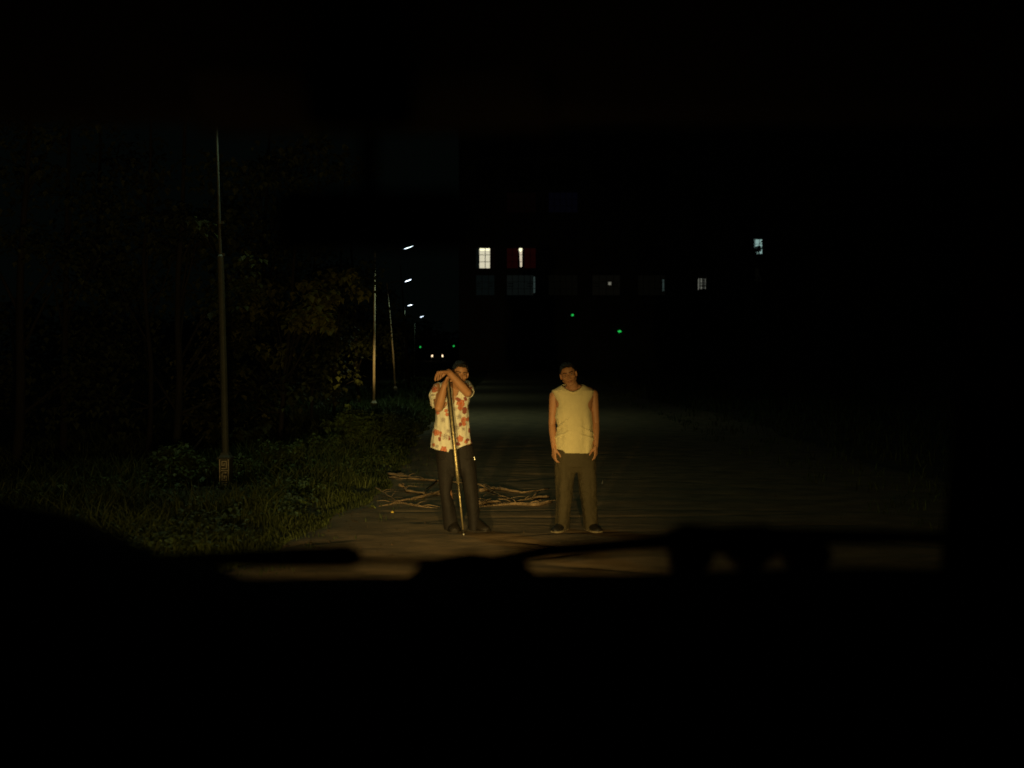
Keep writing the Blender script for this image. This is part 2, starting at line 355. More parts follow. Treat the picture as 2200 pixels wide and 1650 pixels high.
# ------------------------------------------------------------------ people
def frame(fwd, up):
    f = Vector(fwd).normalized(); u = Vector(up); u = (u - f * u.dot(f)).normalized(); r = f.cross(u)
    return Matrix((r, f, u)).transposed()      # columns: right(of the person), forward, up
def add_head(mb, C, R):
    def P(x, y, z): return C + R @ V(x, y, z)
    mb.ell(P(0, -.008, .030), (.074, .092, .084), R); mb.ell(P(0, .022, -.020), (.066, .066, .080), R)
    mb.ell(P(0, .036, -.055), (.050, .050, .054), R); mb.ell(P(0, .066, -.094), (.022, .018, .018), R)
    for s in (-1, 1):
        mb.ell(P(s * .043, .058, -.022), (.020, .018, .018), R)
        mb.cap(P(s * .056, .0, -.055), .016, P(s * .022, .062, -.093), .014)
        mb.cap(P(s * .045, .066, .020), .008, P(s * .012, .078, .019), .010)
        mb.ell(P(s * .010, .092, -.038), (.008, .010, .007), R)
        mb.ell(P(s * .078, -.006, -.010), (.008, .019, .032), R @ Matrix.Rotation(s * -.25, 3, 'Z'))
        mb.cap(P(s * .058, -.015, -.02), .016, P(s * .050, -.02, -.05), .016)
    mb.cap(P(0, .080, .006), .007, P(0, .101, -.032), .0105)
    mb.ell(P(0, .084, -.061), (.023, .010, .0055), R); mb.ell(P(0, .082, -.070), (.019, .010, .0055), R)
def head_shape(me, C, R):
    Ri = R.transposed()
    def fn(co, n):
        q = Ri @ (co - C)
        if q.length > .16 or q.y < 0: return co
        for s in (-1, 1):
            d = ((q.x - s * .031) / .019) ** 2 + ((q.z - .002) / .011) ** 2
            if d < 4: q.y -= .010 * math.exp(-d * .9)
        if q.y > .05:
            d = (q.x / .021) ** 2 + ((q.z + .0655) / .0022) ** 2
            q.y -= .004 * math.exp(-d)
        return C + R @ q
    deform(me, fn)
def head_paint(me, C, R):
    at = me.color_attributes.new('paint', 'FLOAT_COLOR', 'POINT'); Ri = R.transposed(); cols = np.zeros((len(me.vertices), 4), dtype=np.float32)
    for i, v in enumerate(me.vertices):
        q = Ri @ (v.co - C)
        if q.length < .15 and q.y > .04:
            for s in (-1, 1):
                t = (s * q.x - .012) / .036
                if -.1 < t < 1.1:
                    zz = .0195 + .006 * math.sin(max(0, min(1, t)) * 2.4)
                    if abs(q.z - zz) < .0052: cols[i] = (.02, .012, .008, .85)
            d = (q.x / .024) ** 2 + ((q.z + .0655) / .0105) ** 2
            if d < 1: cols[i] = (.30, .11, .07, .75)
    at.data.foreach_set('color', cols.ravel())
def add_hand(mb, P, d, a, n, curl=(.35, .45, .3), spread=.12, thumb=(.55, -.6, .45), k=1.0, tcurl=.3, curls=None):
    d = Vector(d).normalized(); a = Vector(a); a = (a - d * a.dot(d)).normalized(); n = Vector(n); n = (n - d * n.dot(d) - a * n.dot(a)).normalized(); P = Vector(P)
    for i, (off, L_, pl) in enumerate(((-.030, .070, .088), (-.0095, .078, .091), (.0105, .072, .086), (.0295, .056, .078))):
        q0 = P + a * off * .55 * k + d * .005; q1 = P + a * off * k + d * pl * k
        mb.cap(q0, .0145 * k, q1, .0115 * k); c = curls[i] if curls else curl
        di = (d + a * (off / .03 * spread)).normalized(); ang = 0; p = q1
        for seg, (fr_, r0, r1) in enumerate(((.45, .0086, .0079), (.30, .0079, .0073), (.25, .0073, .0062))):
            ang += c[seg]; v = di * math.cos(ang) + n * math.sin(ang); q = p + v * L_ * fr_ * k; mb.cap(p, r0 * k, q, r1 * k); p = q
    mb.cap(P + d * .02, .018 * k, P + d * .07 * k, .016 * k)
    t0 = P + d * .018 * k - a * .020 * k + n * .006; td = (d * thumb[0] + a * thumb[1] + n * thumb[2]).normalized()
    t1 = t0 + td * .042 * k; mb.cap(t0, .0145 * k, t1, .0115 * k); td2 = (td + (d * .5 + n * .2) * tcurl * 2).normalized()
    t2 = t1 + td2 * .030 * k; mb.cap(t1, .0110 * k, t2, .0100 * k); mb.cap(t2, .0100 * k, t2 + (td2 + d * tcurl).normalized() * .022 * k, .0078 * k)
def slices(mb, rows, n=32, sq=2.4):
    """rows: (py, left px, right px, half depth m, centre Y) -> superelliptic rings"""
    rs = []
    for py, l, r, dep, Y in rows:
        A = J(l, py, Y); B = J(r, py, Y); c = (A + B) / 2; hw = (B.x - A.x) / 2; ring = []
        for k in range(n):
            t = 2 * math.pi * k / n; ct, st = math.cos(t), math.sin(t)
            ring.append((c.x + hw * math.copysign(abs(ct) ** (2 / sq), ct), c.y + dep * math.copysign(abs(st) ** (2 / sq), st), c.z))
        rs.append(ring)
    rs.reverse(); mb.rings(rs); return mb
def hair(C, R, parent, m=M_hair, side=0):
    mb = MB(); mb.ell(C + R @ V(0, -.012, .036), (.081, .097, .089), R, 28, 18); mb.ell(C + R @ V(side, .035, .082), (.055, .048, .030), R)
    me = remesh(mb, .005, 3); Ri = R.transposed()
    def fn(co, nn):
        q = co * 60; return co + nn * (.004 * noise.noise(q) + .006 * noise.noise(co * 25))
    deform(me, fn)
    def pred(co):
        q = Ri @ (co - C); t = (q.y + .09) / .17
        lim = -.055 + .125 * smooth01(t) ** .9 + .008 * noise.noise(co * 45)
        if abs(q.x) > .05 and .0 < q.y < .055: lim = max(.005, lim - .02)
        return q.z < lim
    cut(me, pred); return put(me, 'hair', m, parent, .006)
def eyes(C, R, parent):
    for s in (-1, 1):
        mb = MB().ell(C + R @ V(s * .031, .0630, .002), (.0130, .0100, .0062), R, 14, 8); e = mb.build('eye', M_eye, parent, True)
        MB().ell(C + R @ V(s * .031, .0695, .002), (.0062, .0042, .0056), R, 12, 8).build('iris', M_iris, e, True)
def shoe(parent, heel, toe, m, sole, h=.075, wd=.045):
    heel = Vector(heel); toe = Vector(toe); f = (toe - heel); f.z = 0; Ln = f.length; f.normalize(); s = f.cross(V(0, 0, 1)); rs = []; so = []
    for t, w_, hh_ in ((0, .55, .75), (.06, .75, .95), (.25, .80, 1.05), (.42, .84, .92), (.60, 1.0, .66), (.80, .98, .52), (.94, .70, .42), (1.0, .35, .28)):
        c = heel + f * Ln * t; w2 = w_ * wd; z0 = heel.z + .008; z1 = z0 + hh_ * h
        rs.append([c + s * w2 * math.cos(a) * (1 if math.sin(a) < .1 else .86) + V(0, 0, z0 - c.z + (z1 - z0) * (.32 + .68 * math.sin(a) if math.sin(a) > 0 else .32 * (1 + math.sin(a)))) for a in [2 * math.pi * k / 14 for k in range(14)]])
        so.append([c + s * w2 * 1.06 * u + V(0, 0, z - c.z) for u, z in ((-1, heel.z - .004), (1, heel.z - .004), (1, heel.z + .014), (-1, heel.z + .014))])
    o = MB().rings(rs).build('shoe', m, parent, True); MB().rings(so).build('sole', sole, o)
def paint_flowers(me, fl, n_rand, seed, Yf):
    """floral print: colour by distance to flower centres on the cloth"""
    r_ = random.Random(seed); N_ = len(me.vertices)
    co = np.empty(N_ * 3, dtype=np.float32); me.vertices.foreach_get('co', co); co = co.reshape(-1, 3)
    cols = np.zeros((N_, 4), dtype=np.float32); F = []
    for px, py, r, kd in fl:
        p = J(px, py, Yf); F.append((p.x, None, p.z, r * Yf / FPX * .88, kd))
    for i in range(n_rand):
        k = r_.randrange(N_)
        if co[k, 1] > Yf + .08: F.append((co[k, 0], co[k, 1], co[k, 2], r_.uniform(.018, .034), r_.choice('oompp')))
    for x, y, z, r, kd in F:
        dx = co[:, 0] - x; dz = co[:, 2] - z
        msk = (co[:, 1] < Yf + .16) if y is None else np.ones(N_, bool)
        if y is not None: d = np.sqrt(dx ** 2 + dz ** 2 + (co[:, 1] - y) ** 2)
        else: d = np.sqrt(dx ** 2 + dz ** 2)
        th = np.arctan2(dz, dx); ph = r_.uniform(0, 6); lobes = 5 if kd == 'o' else (2 if kd == 'm' else 4)
        rr = r * (1.12 + (.26 if kd == 'm' else .13) * np.sin(lobes * th + ph) + .07 * np.sin(9 * th + 2 * ph)); t = d / rr
        hit = (t < 1) & msk
        if kd == 'o':
            a_ = np.where(np.abs(t - .55) < .12, .72, .95); c = np.array([.50, .055, .012]); c2 = np.array([.66, .19, .06])
        elif kd == 'm': a_ = np.full(N_, .93); c = np.array([.21, .022, .022]); c2 = np.array([.33, .05, .03])
        else: a_ = (.50 + .38 * np.sin(th * 5 + t * 8)) * np.clip(1.6 - t * 1.3, 0, 1); c = np.array([.07, .03, .05]); c2 = np.array([.22, .12, .12])
        mixv = (.5 + .5 * np.sin(th * lobes * 2 + t * 7))[:, None]
        cc = c * (1 - mixv) + c2 * mixv
        cols[hit, :3] = cc[hit]; cols[hit, 3] = np.broadcast_to(a_, (N_,))[hit]
    at = me.color_attributes.new('paint', 'FLOAT_COLOR', 'POINT'); at.data.foreach_set('color', cols.ravel())
VOX = .0036
def fold(co, n, amp, f1, seed, zlo, zhi):
    k = smooth01((zhi - co.z) / (zhi - zlo)) * .8 + .2
    a = math.atan2(co.y - 9.2, co.x)
    v = noise.noise(V(co.x * f1, co.y * f1, co.z * 2.2 + seed)) + .45 * noise.noise(V(co.x * f1 * 2, co.y * f1 * 2, co.z * 5 + seed)) + .3 * noise.noise(co * 22)
    return co + n * amp * k * v
# ---- person leaning on the pole
Y1 = 9.25
base1 = V(J(1000, 1146, Y1).x, Y1, .0)
p1 = empty('person', base1, 'person in a flowered short-sleeved shirt leaning with both hands on a long metal pole', 'person')
C1 = J(988, 802, 9.06); R1 = frame((.24, -1, -.16), (.22, -.28, 1))
mb = MB(); add_head(mb, C1, R1)
def fx(a, b, c): return J(a, b, c)
mb.cap(C1 + R1 @ V(0, -.03, -.05), .055, fx(982, 836, 9.20), .062)
slices(mb, [(822, 958, 1000, .06, 9.22), (830, 942, 1008, .085, 9.22), (850, 940, 1006, .11, 9.22), (880, 942, 1002, .115, 9.24), (915, 944, 1000, .105, 9.27), (945, 938, 1010, .11, 9.29), (975, 938, 1016, .115, 9.30), (992, 944, 1012, .10, 9.30)])
hipL, hipR = fx(957, 980, 9.30), fx(999, 980, 9.30)
ankL, ankR = fx(972, 1128, 9.32), fx(1019, 1128, 9.30)
mb.chain([hipL, fx(958, 1052, 9.25), ankL], [.085, .056, .036]); mb.chain([hipR, fx(1010, 1052, 9.24), ankR], [.085, .056, .036])
mb.cap(ankL, .034, ankL + V(0, -.05, -.05), .022); mb.cap(ankR, .034, ankR + V(.02, -.05, -.05), .022)
shL, elL, wrL = fx(940, 834, 9.18), fx(943, 876, 8.99), fx(956, 824, 8.93)
shR, elR, wrR = fx(1004, 830, 9.18), fx(1004, 844, 8.95), fx(964, 799, 8.85)
mb.chain([shL, shL.lerp(elL, .5), elL], [.052, .047, .043]); mb.chain([elL, elL.lerp(wrL, .3), wrL], [.041, .043, .028])
mb.chain([shR, shR.lerp(elR, .5), elR], [.052, .047, .043]); mb.chain([elR, elR.lerp(wrR, .3), wrR], [.042, .045, .029])
# lower hand: closed over the pole head, fingers curling to the right and down
add_hand(mb, wrL, fx(964, 811, 8.90) - wrL + V(0, 0, .01), (-.25, -.9, -.1), (.75, 0, -.65), spread=.05, curls=[(.35, .75, .5), (.45, .8, .5), (.45, .85, .5), (.55, .9, .5)], thumb=(.6, -.3, .6), tcurl=.2)
# upper hand: draped over it, fingers hanging to the left
add_hand(mb, wrR, (-.82, -.48, -.02), (.48, -.82, .05), (0, 0, -1), spread=.38, curls=[(1.0, .25, .15), (.95, .3, .15), (1.0, .3, .15), (1.0, .25, .15)], thumb=(.6, -.3, .6), tcurl=.2, k=1.12)
me = remesh(mb, VOX, 3); head_shape(me, C1, R1); head_paint(me, C1, R1); put(me, 'body', M_skin, p1)
hair(C1, R1, p1); eyes(C1, R1, p1)
mb = MB()
slices(mb, [(820, 952, 1004, .07, 9.23), (826, 938, 1012, .10, 9.22), (842, 934, 1012, .135, 9.21), (870, 936, 1006, .14, 9.22), (905, 934, 1006, .14, 9.24), (935, 929, 1011, .14, 9.26), (958, 926, 1016, .145, 9.27), (985, 923, 1020, .15, 9.28)])
mb.chain([fx(942, 834, 9.20), fx(935, 848, 9.12), fx(937, 869, 9.06)], [.060, .062, .054])
mb.chain([fx(1002, 830, 9.20), fx(1006, 838, 9.10), fx(1006, 842, 9.02)], [.060, .060, .056])
me = remesh(mb, .005, 4)
def f1(co, n):
    co = fold(co, n, .018, 13, 2, 1.0, 1.5)
    for s_, e_ in ((fx(940, 834, 9.2), elL), (fx(1004, 832, 9.2), elR)):
        d = (co - s_.lerp(e_, .6)).length
        if d < .11: co += n * .007 * noise.noise(co * 45)
    return co
deform(me, f1)
hem = [(900, 958), (925, 962), (938, 967), (964, 972), (966, 966), (984, 965), (986, 963), (1000, 957), (1017, 951), (1040, 949)]
def ppx(co): return 1100 + co.x / co.y * FPX
def ppy(co):
    c, s = math.cos(PITCH), math.sin(PITCH); y_, z_ = co.y, co.z - CH
    return 825 - FPX * (z_ * c + y_ * s) / (y_ * c - z_ * s)
def interp(tab, x):
    for (a, b), (c, d) in zip(tab, tab[1:]):
        if a <= x <= c: return b + (d - b) * (x - a) / (c - a)
    return tab[0][1] if x < tab[0][0] else tab[-1][1]
def segd(p, a, b):
    t = max(0, min(1, (p - a).dot(b - a) / (b - a).length_squared)); return (p - a.lerp(b, t)).length, t
def pr1(co):
    x, y = ppx(co), ppy(co)
    if y > interp(hem, x): return True
    if co.y < 9.20 and y < 850 and abs(x - (977 + (y - 826) * -.05)) < 9 * (1 - (y - 820) / 30): return True      # open neck
    if y < 830 and 968 < x < 1000 and co.y < 9.28: return True
    # sleeve mouths
    for a_, b_, lim in ((shL, elL, .66), (shR, elR, .74)):
        t = (co - a_).dot(b_ - a_) / (b_ - a_).length_squared
        if t > lim and (co - a_.lerp(b_, t)).length < .085: return True
    return False
# open the shirt front a little: chest skin shows beside the pole
chest = [(974, 829), (990, 829), (985, 842), (979, 853), (975, 866), (973, 860), (972, 840)]
def inpoly(x, y, P):
    c = False
    for i in range(len(P)):
        (x1, y1), (x2, y2) = P[i], P[i - 1]
        if (y1 > y) != (y2 > y) and x < (x2 - x1) * (y - y1) / (y2 - y1) + x1: c = not c
    return c
cut(me, lambda co: pr1(co) or (co.y < 9.2 and inpoly(ppx(co), ppy(co), chest)))
fl = [(934, 836, 7, 'o'), (958, 834, 5.5, 'o'), (984, 833, 5, 'o'), (976, 855, 4, 'o'), (990, 866, 8.5, 'o'), (990, 876, 6, 'o'), (940, 886, 5, 'o'), (959, 882, 4, 'o'), (961, 890, 4, 'o'), (996, 902, 6, 'o'), (996, 911, 5, 'o'), (936, 930, 7, 'o'), (946, 930, 3.5, 'o'), (946, 936, 3, 'o'),
      (988, 943, 7, 'o'), (953, 966, 7, 'o'), (1001, 950, 4, 'o'), (1005, 902, 4.5, 'o'), (930, 957, 4, 'o'),
      (957, 842, 4.5, 'm'), (980, 843, 5.5, 'm'), (985, 858, 5, 'm'), (998, 882, 6.5, 'm'), (1000, 857, 4, 'm'), (1009, 926, 5, 'm'), (983, 954, 5, 'm'), (964, 941, 4.5, 'm'), (944, 944, 4, 'm'), (989, 912, 4, 'm'), (1004, 946, 3.5, 'm'), (1012, 835, 4, 'm'),
      (952, 902, 6, 'p'), (956, 938, 8, 'p'), (963, 926, 5, 'p'), (978, 878, 5, 'p'), (986, 895, 6, 'p'), (981, 918, 7, 'p'), (931, 848, 4, 'p'), (938, 960, 5, 'p'), (996, 922, 4, 'p')]
paint_flowers(me, fl, 90, 5, 9.12)
put(me, 'shirt', M_shirt1, p1, .003)
def trousers(rowsP, rowsL, rowsR, m, parent, seed, amp=.009, it=4):
    mb = MB(); slices(mb, rowsP); slices(mb, rowsL, 24, 2.1); slices(mb, rowsR, 24, 2.1)
    me = remesh(mb, .006, 14); deform(me, lambda co, n: fold(co, n, amp, 11, seed, .1, 1.2))
    zc = min(v.co.z for v in me.vertices) + .012
    cut(me, lambda co: co.z < zc); return put(me, 'trousers', m, parent, .004)
trousers([(955, 937, 1016, .13, 9.29), (985, 936, 1021, .13, 9.29), (1004, 940, 1021, .12, 9.29), (1022, 948, 1014, .08, 9.29)],
         [(985, 936, 980, .125, 9.29), (1020, 940, 976, .095, 9.27), (1060, 945, 970, .085, 9.26), (1100, 951, 979, .085, 9.28), (1141, 955, 988, .09, 9.30)],
         [(985, 978, 1021, .125, 9.29), (1020, 990, 1024, .095, 9.27), (1060, 997, 1027, .085, 9.26), (1100, 1004, 1030, .085, 9.28), (1140, 1007, 1032, .09, 9.30)], M_trouser1, p1, 4)
shoe(p1, (J(973, 1140, 9.34).x, 9.36, .012), (J(982, 1148, 9.12).x - .02, 9.10, .012), M_shoe1, M_shoe1, .10, .062)
shoe(p1, (J(1018, 1140, 9.34).x, 9.33, .012), (J(1049, 1148, 9.15).x, 9.14, .012), M_shoe1, M_shoe1, .10, .060)
k0 = J(1019, 981, 9.14); MB().cap(k0, .003, k0 + V(.004, 0, -.018), .004).ell(k0 + V(.003, 0, -.026), (.007, .002, .008)).build('key', M_tip, p1, True)
# ---- person standing with arms down
base2 = V(J(1238, 1146, Y1).x, Y1, 0)
p2 = empty('person', base2, 'person in a loose cream sleeveless shirt and khaki trousers standing with arms hanging down', 'person')
C2 = J(1221, 804, 9.20); R2 = frame((-.06, -1, -.09), (-.24, -.05, 1))
mb = MB(); add_head(mb, C2, R2)
mb.cap(C2 + R2 @ V(0, -.025, -.05), .053, fx(1233, 838, 9.27), .060); mb.cap(fx(1232, 834, 9.27), .05, fx(1200, 845, 9.28), .045); mb.cap(fx(1232, 834, 9.27), .05, fx(1265, 841, 9.28), .045)
slices(mb, [(836, 1205, 1258, .065, 9.27), (846, 1190, 1276, .09, 9.27), (870, 1194, 1272, .105, 9.26), (900, 1200, 1268, .11, 9.26), (930, 1202, 1266, .10, 9.27), (965, 1198, 1270, .11, 9.28), (995, 1200, 1272, .10, 9.28)])
sa, ea, wa = fx(1190, 850, 9.28), fx(1186, 911, 9.31), fx(1190, 962, 9.22)
sb, eb, wb_ = fx(1275, 847, 9.28), fx(1280, 908, 9.31), fx(1280, 958, 9.22)
for a_, b_, c_ in ((sa, ea, wa), (sb, eb, wb_)):
    mb.chain([a_, a_.lerp(b_, .3), b_], [.046, .044, .036]); mb.chain([b_, b_.lerp(c_, .3), c_], [.035, .037, .025])
add_hand(mb, wa, (.02, -.12, -1), (-.35, .9, 0), (1, .2, 0), curls=[(.25, .45, .3), (.35, .5, .35), (.4, .55, .4), (.45, .6, .4)], thumb=(.75, -.35, .5), tcurl=.25, k=1.02)
add_hand(mb, wb_, (-.02, -.12, -1), (.35, .9, 0), (-1, .2, 0), curls=[(.25, .45, .3), (.35, .5, .35), (.4, .55, .4), (.45, .6, .4)], thumb=(.75, -.35, .5), tcurl=.25, k=1.02)
for h_, k_, a_ in ((fx(1216, 992, 9.28), fx(1211, 1068, 9.26), fx(1207, 1132, 9.30)), (fx(1257, 992, 9.28), fx(1265, 1068, 9.26), fx(1268, 1132, 9.30))):
    mb.chain([h_, k_, a_], [.085, .056, .036]); mb.cap(a_, .034, a_ + V(0, -.05, -.05), .022)
me = remesh(mb, VOX, 3); head_shape(me, C2, R2); head_paint(me, C2, R2); put(me, 'body', M_skin, p2)
hair(C2, R2, p2, side=-.012); eyes(C2, R2, p2)
mb = MB()
slices(mb, [(826, 1208, 1254, .07, 9.27), (832, 1198, 1264, .085, 9.27), (839, 1185, 1277, .105, 9.27), (848, 1189, 1275, .12, 9.27), (866, 1196, 1268, .128, 9.26), (895, 1192, 1271, .135, 9.26), (918, 1198, 1273, .13, 9.26), (945, 1192, 1277, .14, 9.26), (972, 1193, 1272, .145, 9.26), (1000, 1193, 1272, .145, 9.26)], 40, 2.3)
me = remesh(mb, .005, 4)
def f2(co, n):
    co = fold(co, n, .017, 12, 7, .85, 1.40)
    y = ppy(co); x = ppx(co)
    for cxp, cyp, sl in ((1205, 935, -.45), (1262, 925, .55), (1266, 940, .35), (1204, 915, -.9)):   # drag folds at the waist
        u = (x - cxp) * .9; d = (y - cyp) - sl * u
        if abs(u) < 26: co += n * .010 * math.exp(-(d / 2.6) ** 2) * math.cos(u / 26 * 1.57)
    return co
deform(me, f2)
hem2 = [(1150, 963), (1194, 965), (1209, 968), (1214, 974), (1262, 975), (1271, 971), (1300, 970)]
vneck = [(1206, 815), (1208, 829), (1216, 837), (1224, 841), (1231, 842), (1238, 840), (1246, 835), (1254, 826), (1256, 815)]
def pr2(co):
    x, y = ppx(co), ppy(co)
    if y > interp(hem2, x): return True
    if co.y < 9.27 and inpoly(x, y, vneck): return True
    if (V(co.x, co.y, 0) - V(fx(1232, 830, 9.28).x, 9.285, 0)).length < .085 and y < 836: return True
    return False
cut(me, pr2); sh2 = put(me, 'shirt', M_shirt2, p2, .003)
# ribbed collar
cl = [fx(1208, 829, 9.24), fx(1216, 837, 9.185), fx(1224, 841.5, 9.160), fx(1231, 843, 9.153), fx(1238, 841, 9.158), fx(1246, 836, 9.180), fx(1254, 827, 9.235)]
MB().tube(cl, [.004, .0055, .006, .006, .006, .0055, .004], 8).build('collar', M_shirt2, p2, True)
trousers([(960, 1193, 1275, .13, 9.28), (985, 1191, 1281, .13, 9.28), (1000, 1192, 1281, .125, 9.28), (1014, 1200, 1273, .08, 9.28)],
         [(985, 1191, 1238, .125, 9.28), (1010, 1192, 1236, .10, 9.27), (1040, 1194, 1232, .10, 9.26), (1075, 1195, 1228, .10, 9.27), (1100, 1194, 1224, .10, 9.28), (1135, 1192, 1222, .10, 9.30)],
         [(985, 1238, 1281, .125, 9.28), (1010, 1240, 1281, .10, 9.27), (1040, 1243, 1282, .10, 9.26), (1075, 1249, 1282, .10, 9.27), (1100, 1252, 1283, .10, 9.28), (1135, 1254, 1283, .10, 9.30)], M_trouser2, p2, 9, .020)
shoe(p2, (J(1214, 1140, 9.3).x, 9.32, .012), (J(1189, 1148, 9.12).x, 9.10, .012), M_shoe, M_sole, .088, .058)
shoe(p2, (J(1263, 1140, 9.3).x, 9.32, .012), (J(1288, 1148, 9.12).x, 9.10, .012), M_shoe, M_sole, .088, .058)
# ------------------------------------------------------------------ the pole
tip = J(996.5, 1157, 8.92); tip.z = .006; top = J(961.5, 815, 8.93)
pole = empty('metal_pole', tip, 'long worn metal pole with pointed tip held upright by the person in the flowered shirt', 'pole')
def at(t): return top.lerp(tip, t)
def ty(py): return (py - 815) / (1157 - 815)
MB().tube([at(-.01), at(ty(1000)), at(ty(1041))], [.0125, .0145, .0150], 16).build('shaft', M_steel, pole, True)
sd = V(1, 0, 0)
for s in (-1, 1):
    MB().tube([at(0) + sd * s * .0155 + V(0, -.004, 0), at(ty(930)) + sd * s * .0150 + V(0, -.004, 0), at(ty(985)) + sd * s * .0145], [.0088, .0080, .0020], 8).build('shade_edge', M_steel_d, pole, True)  # dark strips added as the pole's shaded edges beside its highlight
mb = MB()
for k in range(9): a = ty(1042 + k * 3); mb.tube([at(a), at(a + .0045)], .0185 if k % 2 == 0 else .0165, 14)
mb.build('collar', M_steel_d, pole)
MB().tube([at(ty(1040)), at(ty(1070)), at(ty(1143))], [.0095, .0095, .0075], 12).build('rod', M_steel, pole, True)
MB().tube([at(ty(1141)), at(ty(1149))], [.0085, .0075], 10).build('socket', M_steel_d, pole, True)
MB().tube([at(ty(1148)), at(ty(1153)), at(1)], [.0055, .0048, .0008], 10).build('tip', M_tip, pole, True)
# ------------------------------------------------------------------ street lamps
def bent(pts, n=8):
    return pts
def street_lamp(Y, base_px, head, lean, label, first=False, energy=1.0, lit=True, m=M_pole2, top_dx=0):
    bx = (base_px - 1100) / FPX * Y; z0 = verge_h(bx, Y) - .02
    L = empty('street_lamp', (bx, Y, z0), label, 'street lamp', 'street lamps along the left side of the road')
    H = head.z - z0; lx = lean
    def c(z): return V(bx + lx * (z / H) ** 1.3, Y, z0 + z)
    r0, r1 = (.044, .016) if first else (.040, .020)
    if first: MB().tube([c(0), c(1.5), c(3.0), c(3.02), c(3.05), c(H * .8), c(H - .12)], [.047, .045, .042, .040, .021, .017, .013], 14).build('pole', m, L, False)
    else: MB().tube([c(0), c(H * .35), c(H * .7), c(H - .12)], [r0, r0 * .78 + r1 * .22, r0 * .4 + r1 * .6, r1], 14).build('pole', m, L, True)
    b = MB(); w_ = .068; Rz = Matrix.Rotation(.0, 3, 'Z')
    b.box(c(.21), (.142, .142, .42)).box(c(.425), (.178, .178, .022))
    b.rings([[c(.436) + V(x * k, y * k, z) for x, y in ((-1, -1), (1, -1), (1, 1), (-1, 1))] for k, z in ((.075, 0), (.055, .03), (.048, .06))])
    b.build('base', M_pole if first else m, L)
    if first:
        fr0 = c(.215) + V(0, -.0735, 0); pw, ph = .124, .31
        MB().box(fr0 + V(0, 0, 0), (pw, .004, ph)).build('fret_panel', M_fretback, L)
        f = MB(); y_ = -.0045; u = pw / 9
        def seg(x0, z0_, x1, z1_):
            a = V(min(x0, x1), 0, min(z0_, z1_)) * u; d = V(max(x0, x1), 0, max(z0_, z1_)) * u
            f.box(fr0 + V((a.x + d.x) / 2 - pw / 2, y_, (a.z + d.z) / 2 - ph / 2), (d.x - a.x + u * .9, .004 + .0004 * (len(f.v) // 8 % 3), d.z - a.z + u * .9))
        # border and two square spirals, one mirrored
        seg(.5, .5, .5, 26); seg(8.5, .5, 8.5, 26); seg(.5, 26, 8.5, 26)
        seg(8.5, 15, 2.2, 15); seg(2.6, 17, 6.6, 17); seg(6.6, 17, 6.6, 23.8); seg(6.6, 23.8, 2.6, 23.8); seg(2.6, 23.8, 2.6, 21); seg(2.6, 20, 4.6, 20); seg(4.6, 20, 4.6, 21.8)
        seg(2.6, 13, 6.4, 13); seg(2.6, 13, 2.6, 6); seg(2.6, 6, 6.6, 6); seg(6.6, 6, 6.6, 9); seg(4.6, 10, 4.6, 8); seg(4.6, 10, 6.4, 10)
        seg(2.4, 4, 8.5, 4); seg(2.6, 4, 2.6, .5); seg(6.6, 2, 4.6, 2)
        f.build('fret_pattern', M_fret, L)
        for z in (3.04, 3.45): MB().box(c(z) + V(.034, 0, 0), (.045, .03, .035)).tube([c(z) + V(0, 0, -.02), c(z) + V(0, 0, .02)], .026, 12).build('clamp', m, L)
    # arm and head
    t0 = c(H - .16); d = (head - t0); dn = V(d.x, 0, d.z).normalized()
    MB().tube([t0, t0.lerp(head, .5) + V(0, 0, .04), head + V(-.16, 0, -.06)], [.018, .015, .014], 8).build('arm', M_pole, L, True)
    ang = math.radians(20); R = Matrix.Rotation(-ang, 3, 'Y')
    hd = MB(); hd.ell(head + V(0, 0, .012), (.19, .075, .030), R); h_ = hd.build('lamp_head', M_dark, L, True)
    MB().ell(head + V(0, 0, -.012), (.150, .055, .022), R).build('lens', M_lens if lit else M_vanpaint, h_, True)
    if lit:
        ld = bpy.data.lights.new('lamp_light', 'SPOT'); ld.energy = EXPO['street'] * energy; ld.color = (.72, 1, .60) if first else (.70, 1, .66)
        ld.spot_size = math.radians(140 if first else 150); ld.spot_blend = .9; ld.shadow_soft_size = .12
        lo = bpy.data.objects.new('lamp_light', ld); COL.objects.link(lo); lo.parent = L; lo.location = head + V(.02, 0, -.08) - L.location
        lo.rotation_euler = (0, math.radians(-28 if first else -14), 0)
    return L
street_lamp(12.0, 484, J(520, 196, 12.0), -.10, 'nearest street lamp post with a square fretwork base standing in the weeds', True, .8, m=M_pole)
street_lamp(27.5, 803, J(878, 530, 27.5), .05, 'straight street lamp pole lit tan behind the tall weeds, its lamp the highest bright one', energy=2.0)
street_lamp(43, 850, J(877, 602, 43), -.40, 'street lamp on a pole leaning left, its lamp second from the top', energy=1.0)
street_lamp(59, 868, J(881, 655, 59), .05, 'street lamp third down the row, small bright lamp above the far headlights', energy=.8, m=M_pole)
street_lamp(75, 890, J(906, 680, 75), .05, 'farthest and smallest street lamp of the row', energy=.6, m=M_pole)
